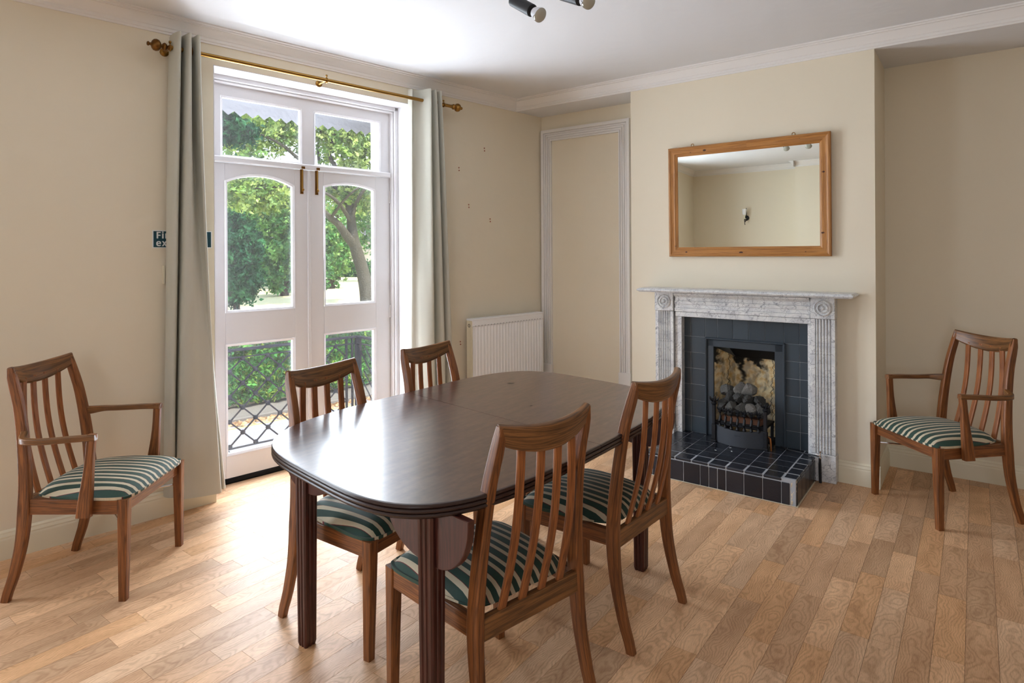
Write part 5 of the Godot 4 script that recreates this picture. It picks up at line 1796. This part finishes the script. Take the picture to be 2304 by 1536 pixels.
# ---------------------------------------------------------------- radiator
func build_radiator() -> void:
	var t := thing("radiator", "white ribbed panel radiator on the wall right of the french window", "radiator", WF)
	var s0 := -0.205; var s1 := 0.572; var y0 := 0.26; var y1 := 0.862
	var b := MB.new()
	# front panel: pressed vertical channels between flat margins
	var n := 23
	var pitch := (s1 - s0 - 0.04) / n
	var prof := []
	prof.append(Vector2(s0 + 0.004, 0.1))
	for k in n:
		var s := s0 + 0.02 + pitch * k
		for q in [[0.1, 0.1], [0.32, 0.1], [0.42, 0.096], [0.78, 0.096], [0.88, 0.1]]: prof.append(Vector2(s + pitch * q[0], q[1]))
	prof.append(Vector2(s1 - 0.004, 0.1))
	var lo := y0 + 0.05; var hi := y1 - 0.07
	for k in prof.size() - 1:
		var p: Vector2 = prof[k]; var q: Vector2 = prof[k + 1]
		b.quad(Vector3(q.y, lo, q.x), Vector3(p.y, lo, p.x), Vector3(p.y, hi, p.x), Vector3(q.y, hi, q.x))
		b.quad(Vector3(q.y, hi, q.x), Vector3(p.y, hi, p.x), Vector3(0.1, hi + 0.012, p.x), Vector3(0.1, hi + 0.012, q.x))
	b.span(Vector3(0.085, hi + 0.012, s0), Vector3(0.1, y1 - 0.012, s1), 0.003)
	b.span(Vector3(0.085, y0, s0), Vector3(0.1, lo, s1), 0.003)
	b.span(Vector3(0.082, y0, s0), Vector3(0.09, y1 - 0.012, s1))
	put("front_panel", b.mesh(30), M.radiator, t)
	b = MB.new()
	b.span(Vector3(0.03, y1 - 0.016, s0), Vector3(0.102, y1, s1), 0.004)
	put("top_grille", b.mesh(), M.radiator, t)
	b = MB.new()
	b.span(Vector3(0.036, y0 + 0.01, s1 - 0.006), Vector3(0.098, y1 - 0.014, s1 + 0.002), 0.002)
	b.span(Vector3(0.036, y0 + 0.01, s0 - 0.002), Vector3(0.098, y1 - 0.014, s0 + 0.006), 0.002)
	put("side_cover", b.mesh(), M.cream_trim, t)
	b = MB.new()
	b.span(Vector3(0.024, y0 + 0.02, s0 + 0.01), Vector3(0.036, y1 - 0.02, s1 - 0.01), 0.003)
	put("back_panel", b.mesh(), M.radiator, t)
	b = MB.new()
	b.xf = Transform3D(Basis(Vector3.RIGHT, PI / 2), Vector3(0.066, y1 - 0.05, s1))
	b.lathe(pl([0.013, -0.004, 0.013, 0.003, 0.01, 0.003, 0.009, 0.0, 0, 0.0]), 16)
	put("bleed_hole", b.mesh(), M.dark, t)
	for k in n:
		var s := s0 + 0.02 + pitch * (k + 0.6)
		b = MB.new()
		b.span(Vector3(0.0965, hi + 0.014, s - pitch * 0.17), Vector3(0.1012, hi + 0.02, s + pitch * 0.17), 0.0015)
		put("weld_mark", b.mesh(), M.grout, t)
	for s in [0.48, -0.13]:
		b = MB.new()
		b.span(Vector3(0.0, y0 + 0.2, s - 0.02), Vector3(0.03, y0 + 0.26, s + 0.02), 0.002)
		put("wall_bracket", b.mesh(), M.radiator, t)
	b = MB.new()
	b.tube(PackedVector3Array([Vector3(0.06, y0 + 0.02, 0.57), Vector3(0.06, 0.0, 0.57)]), 0.0075, 10)
	b.tube(PackedVector3Array([Vector3(0.06, y0 + 0.03, 0.53), Vector3(0.06, y0 + 0.03, 0.575)]), 0.01, 10)
	put("feed_pipe", b.mesh(), M.radiator, t)

# ---------------------------------------------------------------- curtains and rod
func hang(t: Node3D, called: String, top: Array, bottom: Array, y_top: float, y_bot: float, m: Material, belly := 1.0) -> void:
	var a: Array = smooth(top, 5); var c: Array = smooth(bottom, 5)
	var rows := 26
	var n := a.size()
	var run := [0.0]
	for k in n - 1: run.append(run[k] + (c[k + 1] as Vector2).distance_to(c[k]))
	var wob := noise(0.9, 2, 17)
	var at := func(k: int, i: int) -> Vector3:
		var f := i / float(rows)
		var g := pow(f, lerpf(0.7, belly, k / float(n)))
		var p: Vector2 = (a[k] as Vector2).lerp(c[k], g)
		var y := lerpf(y_top, y_bot, f)
		p += Vector2(wob.get_noise_2d(run[k] * 6.0, f * 1.6), wob.get_noise_2d(run[k] * 6.0 + 50.0, f * 1.6)) * 0.007 * f
		return Vector3(p.y, y, p.x)
	for side in [0.0, 1.0]:
		var b := MB.new()
		for k in n - 1:
			for i in rows:
				var q := [at.call(k, i), at.call(k + 1, i), at.call(k + 1, i + 1), at.call(k, i + 1)]
				b.quad_uv(q[0], q[1], q[2], q[3], Vector2(run[k], q[0].y), Vector2(run[k + 1], q[1].y), Vector2(run[k + 1], q[2].y), Vector2(run[k], q[3].y))
		put(called, b.mesh(75), m, t)
		break

func v2(a: Array) -> Array:
	var o := []
	for k in range(0, a.size(), 2): o.append(Vector2(a[k], a[k + 1]))
	return o

func build_curtains() -> void:
	# (place along the wall, distance from it), left curtain: far edge last
	var t := thing("curtain", "sage beige curtain left of the french window, gathered and hanging to the skirting", "curtain", WF, "pair of curtains")
	hang(t, "cloth", v2([2.578, 0.03, 2.582, 0.09, 2.575, 0.15, 2.562, 0.165, 2.548, 0.12, 2.55, 0.05, 2.54, 0.04, 2.533, 0.12, 2.527, 0.175, 2.512, 0.165, 2.505, 0.1, 2.5, 0.055, 2.49, 0.11, 2.486, 0.17, 2.472, 0.17, 2.468, 0.1, 2.464, 0.05, 2.445, 0.045, 2.432, 0.04]),
		v2([2.615, 0.025, 2.622, 0.06, 2.612, 0.1, 2.592, 0.11, 2.578, 0.075, 2.585, 0.03, 2.572, 0.035, 2.582, 0.1, 2.578, 0.155, 2.53, 0.185, 2.47, 0.2, 2.405, 0.215, 2.388, 0.19, 2.39, 0.14, 2.375, 0.13, 2.37, 0.165, 2.352, 0.15, 2.36, 0.09, 2.38, 0.04]), 2.48, 0.115, M.curtain, 1.6)
	t = thing("curtain", "sage beige curtain right of the french window, lit along its folds", "curtain", WF, "pair of curtains")
	hang(t, "cloth", v2([1.085, 0.03, 1.075, 0.07, 1.06, 0.05, 1.045, 0.045, 1.02, 0.08, 0.998, 0.15, 0.984, 0.165, 0.975, 0.11, 0.968, 0.06, 0.956, 0.07, 0.95, 0.14, 0.94, 0.165, 0.93, 0.12, 0.925, 0.06, 0.912, 0.07, 0.905, 0.14, 0.896, 0.16, 0.888, 0.1, 0.885, 0.04]),
		v2([1.09, 0.03, 1.1, 0.07, 1.07, 0.11, 1.05, 0.15, 1.02, 0.185, 0.985, 0.19, 0.965, 0.14, 0.955, 0.08, 0.935, 0.08, 0.925, 0.14, 0.905, 0.18, 0.875, 0.17, 0.865, 0.11, 0.86, 0.07, 0.84, 0.09, 0.825, 0.15, 0.8, 0.165, 0.775, 0.12, 0.765, 0.04]), 2.48, 0.1, M.curtain, 0.8)
	t = thing("curtain_rod", "brass curtain rod with ball finials above the french window", "curtain rod", WF)
	var y := 2.405; var off := 0.1
	var b := MB.new()
	b.tube(PackedVector3Array([Vector3(off, y, 0.76), Vector3(off, y + 0.002, 2.6)]), 0.0115, 16)
	put("rod", b.mesh(60), M.brass, t)
	for k in 2:
		b = MB.new()
		b.xf = Transform3D(Basis(Vector3.RIGHT, PI / 2 if k == 0 else -PI / 2), Vector3(off, y, 2.598 if k == 0 else 0.762))
		b.lathe(pl([0, -0.0032, 0.0112, -0.0032, 0.0128, 0.0016, 0.0096, 0.0064, 0.0072, 0.0096, 0.016, 0.0144, 0.02, 0.0224, 0.016, 0.0304, 0.0096, 0.0336, 0.0096, 0.0384, 0.0176, 0.0416, 0.0272, 0.0496, 0.0304, 0.0608, 0.0272, 0.072, 0.0176, 0.08, 0.008, 0.0832, 0.0064, 0.0896, 0.0112, 0.0944, 0.0096, 0.1008, 0, 0.104]), 20)
		put("finial", b.mesh(40), M.old_brass if k == 0 else M.brass, t)
	for s in [2.595, 1.73, 0.83]:
		b = MB.new()
		b.xf = Transform3D(Basis(Vector3.BACK, -PI / 2), Vector3(0.0, y, s))
		b.lathe(pl([0, 0, 0.022, 0, 0.022, 0.004, 0.012, 0.008, 0.007, 0.014, 0.006, off - 0.02, 0.009, off - 0.014, 0, off - 0.012]), 14)
		b.xf = Transform3D.IDENTITY
		var ring := PackedVector3Array()
		for k in 16: ring.append(Vector3(off + 0.0145 * cos(TAU * k / 16.0), y + 0.0145 * sin(TAU * k / 16.0), s))
		b.tube(ring, 0.004, 8, true)
		b.xf = T(off, y + 0.014, s)
		b.lathe(pl([0, 0, 0.004, 0, 0.003, 0.008, 0.007, 0.012, 0.006, 0.02, 0, 0.022]), 10)
		put("bracket", b.mesh(50), M.brass, t)
	for s in [2.56, 2.527, 2.497, 2.478, 1.0, 0.962, 0.933, 0.9]:
		b = MB.new()
		var ring := PackedVector3Array()
		for k in 18: ring.append(Vector3(off + 0.024 * cos(TAU * k / 18.0), y + 0.024 * sin(TAU * k / 18.0), s))
		b.tube(ring, 0.004, 8, true)
		put("eyelet_ring", b.mesh(60), M.old_brass, t)

func build_sign() -> void:
	var t := thing("fire_exit_sign", "dark teal fire exit sign on the wall half hidden behind the left curtain", "sign", WF)
	var b := MB.new()
	b.span(Vector3(0.0005, 1.386, 2.365), Vector3(0.003, 1.478, 2.655), 0.0008)
	put("border", b.mesh(), M.sign_white, t)
	b = MB.new()
	b.span(Vector3(0.0025, 1.3905, 2.3695), Vector3(0.0036, 1.4735, 2.6505), 0.0003)
	put("plate", b.mesh(), M.sign, t)
	var font := SystemFont.new()
	font.font_names = PackedStringArray(["Droid Sans"])
	font.font_weight = 700
	for k in 2:
		var m := TextMesh.new()
		m.text = ["Fire", "exit"][k]
		m.font = font
		m.font_size = 48
		m.pixel_size = 0.00098
		m.depth = 0.0012
		m.horizontal_alignment = HORIZONTAL_ALIGNMENT_LEFT
		m.vertical_alignment = VERTICAL_ALIGNMENT_CENTER
		var o := put("lettering", m, M.sign_white, t, Transform3D(Basis(Vector3.UP, PI / 2), Vector3(0.0042, 1.452 - 0.04 * k, 2.64)))

func build_lamps() -> void:
	var t := thing("ceiling_spotlight", "ceiling spotlight fitting with dark tubes and silver reflector bulbs above the table", "spotlight")
	var b := MB.new()
	b.xf = Transform3D(Basis(Vector3.RIGHT, PI), Vector3(1.6, CEIL, 2.42))
	b.lathe(pl([0, 0, 0.07, 0, 0.07, 0.012, 0.03, 0.03, 0, 0.032]), 28)
	put("ceiling_plate", b.mesh(40), M.chrome, t)
	b = MB.new()
	b.tube(PackedVector3Array([Vector3(1.6, 2.6, 1.78), Vector3(1.56, 2.6, 3.05)]), 0.009, 10)
	b.tube(PackedVector3Array([Vector3(1.6, 2.64, 2.42), Vector3(1.59, 2.6, 2.42)]), 0.009, 10)
	put("bar", b.mesh(60), M.black_iron, t)
	var glassy := mat(srgb(190, 188, 176), 0.2)
	for q in [[Vector3(1.53, 2.352, 1.892), Vector3(0.72, -0.5, 0.1)], [Vector3(1.75, 2.364, 1.866), Vector3(0.75, -0.42, 0.25)], [Vector3(1.41, 2.352, 2.93), Vector3(0.3, -0.62, -0.72)], [Vector3(1.62, 2.356, 2.95), Vector3(0.2, -0.62, -0.75)]]:
		var d: Vector3 = q[1].normalized()
		var x := Vector3.UP.cross(d).normalized()
		var basis := Basis(x, d, x.cross(d))
		# face of the bulb at the given place, body behind it
		b = MB.new()
		b.xf = Transform3D(basis, q[0])
		b.lathe(pl([0, -0.2, 0.024, -0.2, 0.027, -0.196, 0.027, -0.062, 0.022, -0.058, 0, -0.058]), 20)
		var head := put("lamp_tube", b.mesh(40), M.black_iron, t)
		b = MB.new()
		b.xf = Transform3D(basis, q[0])
		b.lathe(pl([0.019, -0.062, 0.02, -0.05, 0.03, -0.018, 0.0315, -0.008, 0.0315, -0.004]), 24)
		put("reflector", b.mesh(40), M.chrome, head)
		b = MB.new()
		b.xf = Transform3D(basis, q[0])
		b.lathe(pl([0.0315, -0.006, 0.028, 0.0, 0.014, 0.004, 0, 0.005]), 24)
		put("bulb_face", b.mesh(60), glassy, head)
		b = MB.new()
		var back: Vector3 = q[0] - d * 0.17
		b.tube(PackedVector3Array([back, Vector3(lerpf(1.6, 1.56, (back.z - 1.78) / 1.27), 2.6, clampf(back.z, 1.78, 3.05))]), 0.006, 8)
		put("arm", b.mesh(60), M.chrome, head)
	# wall sconce on the wall behind, seen in the mirror
	t = thing("wall_sconce", "small black scrolled wall sconce with candle tube and glass shade, seen in the mirror", "wall light", Transform3D(Basis.IDENTITY, Vector3(-0.08, 1.74, 6.65)))
	b = MB.new()
	b.xf = Transform3D(Basis(Vector3.RIGHT, -PI / 2), Vector3.ZERO)
	b.lathe(pl([0, 0, 0.045, 0, 0.04, 0.012, 0.02, 0.02, 0, 0.022]), 20)
	put("wall_plate", b.mesh(40), M.black_iron, t)
	b = MB.new()
	b.tube(PackedVector3Array(smooth([Vector3(0, 0.0, -0.02), Vector3(0, -0.05, -0.05), Vector3(-0.0, -0.06, -0.11), Vector3(0, -0.02, -0.12)], 5)), 0.007, 8)
	b.tube(PackedVector3Array(smooth([Vector3(0, 0.01, -0.02), Vector3(0.01, 0.08, -0.03), Vector3(0, 0.14, -0.04), Vector3(0.015, 0.16, -0.06), Vector3(0.02, 0.145, -0.07)], 5)), 0.006, 8)
	b.tube(PackedVector3Array(smooth([Vector3(0, -0.05, -0.1), Vector3(0, -0.09, -0.11), Vector3(0, -0.11, -0.09)], 5)), 0.006, 8)
	put("scroll_arm", b.mesh(60), M.black_iron, t)
	b = MB.new()
	b.xf = Transform3D(Basis.IDENTITY, Vector3(0, -0.02, -0.12))
	b.lathe(pl([0, 0, 0.025, 0.0, 0.028, 0.008, 0.012, 0.012, 0.012, 0.07, 0, 0.07]), 16)
	put("candle_tube", b.mesh(40), M.cream_trim, t)
	b = MB.new()
	b.xf = Transform3D(Basis.IDENTITY, Vector3(0, 0.05, -0.12))
	b.lathe(pl([0.018, 0, 0.03, 0.02, 0.032, 0.09, 0.036, 0.1, 0.033, 0.1, 0.029, 0.09, 0.027, 0.02, 0.016, 0.004]), 20)
	put("glass_shade", b.mesh(50), M.radiator, t)
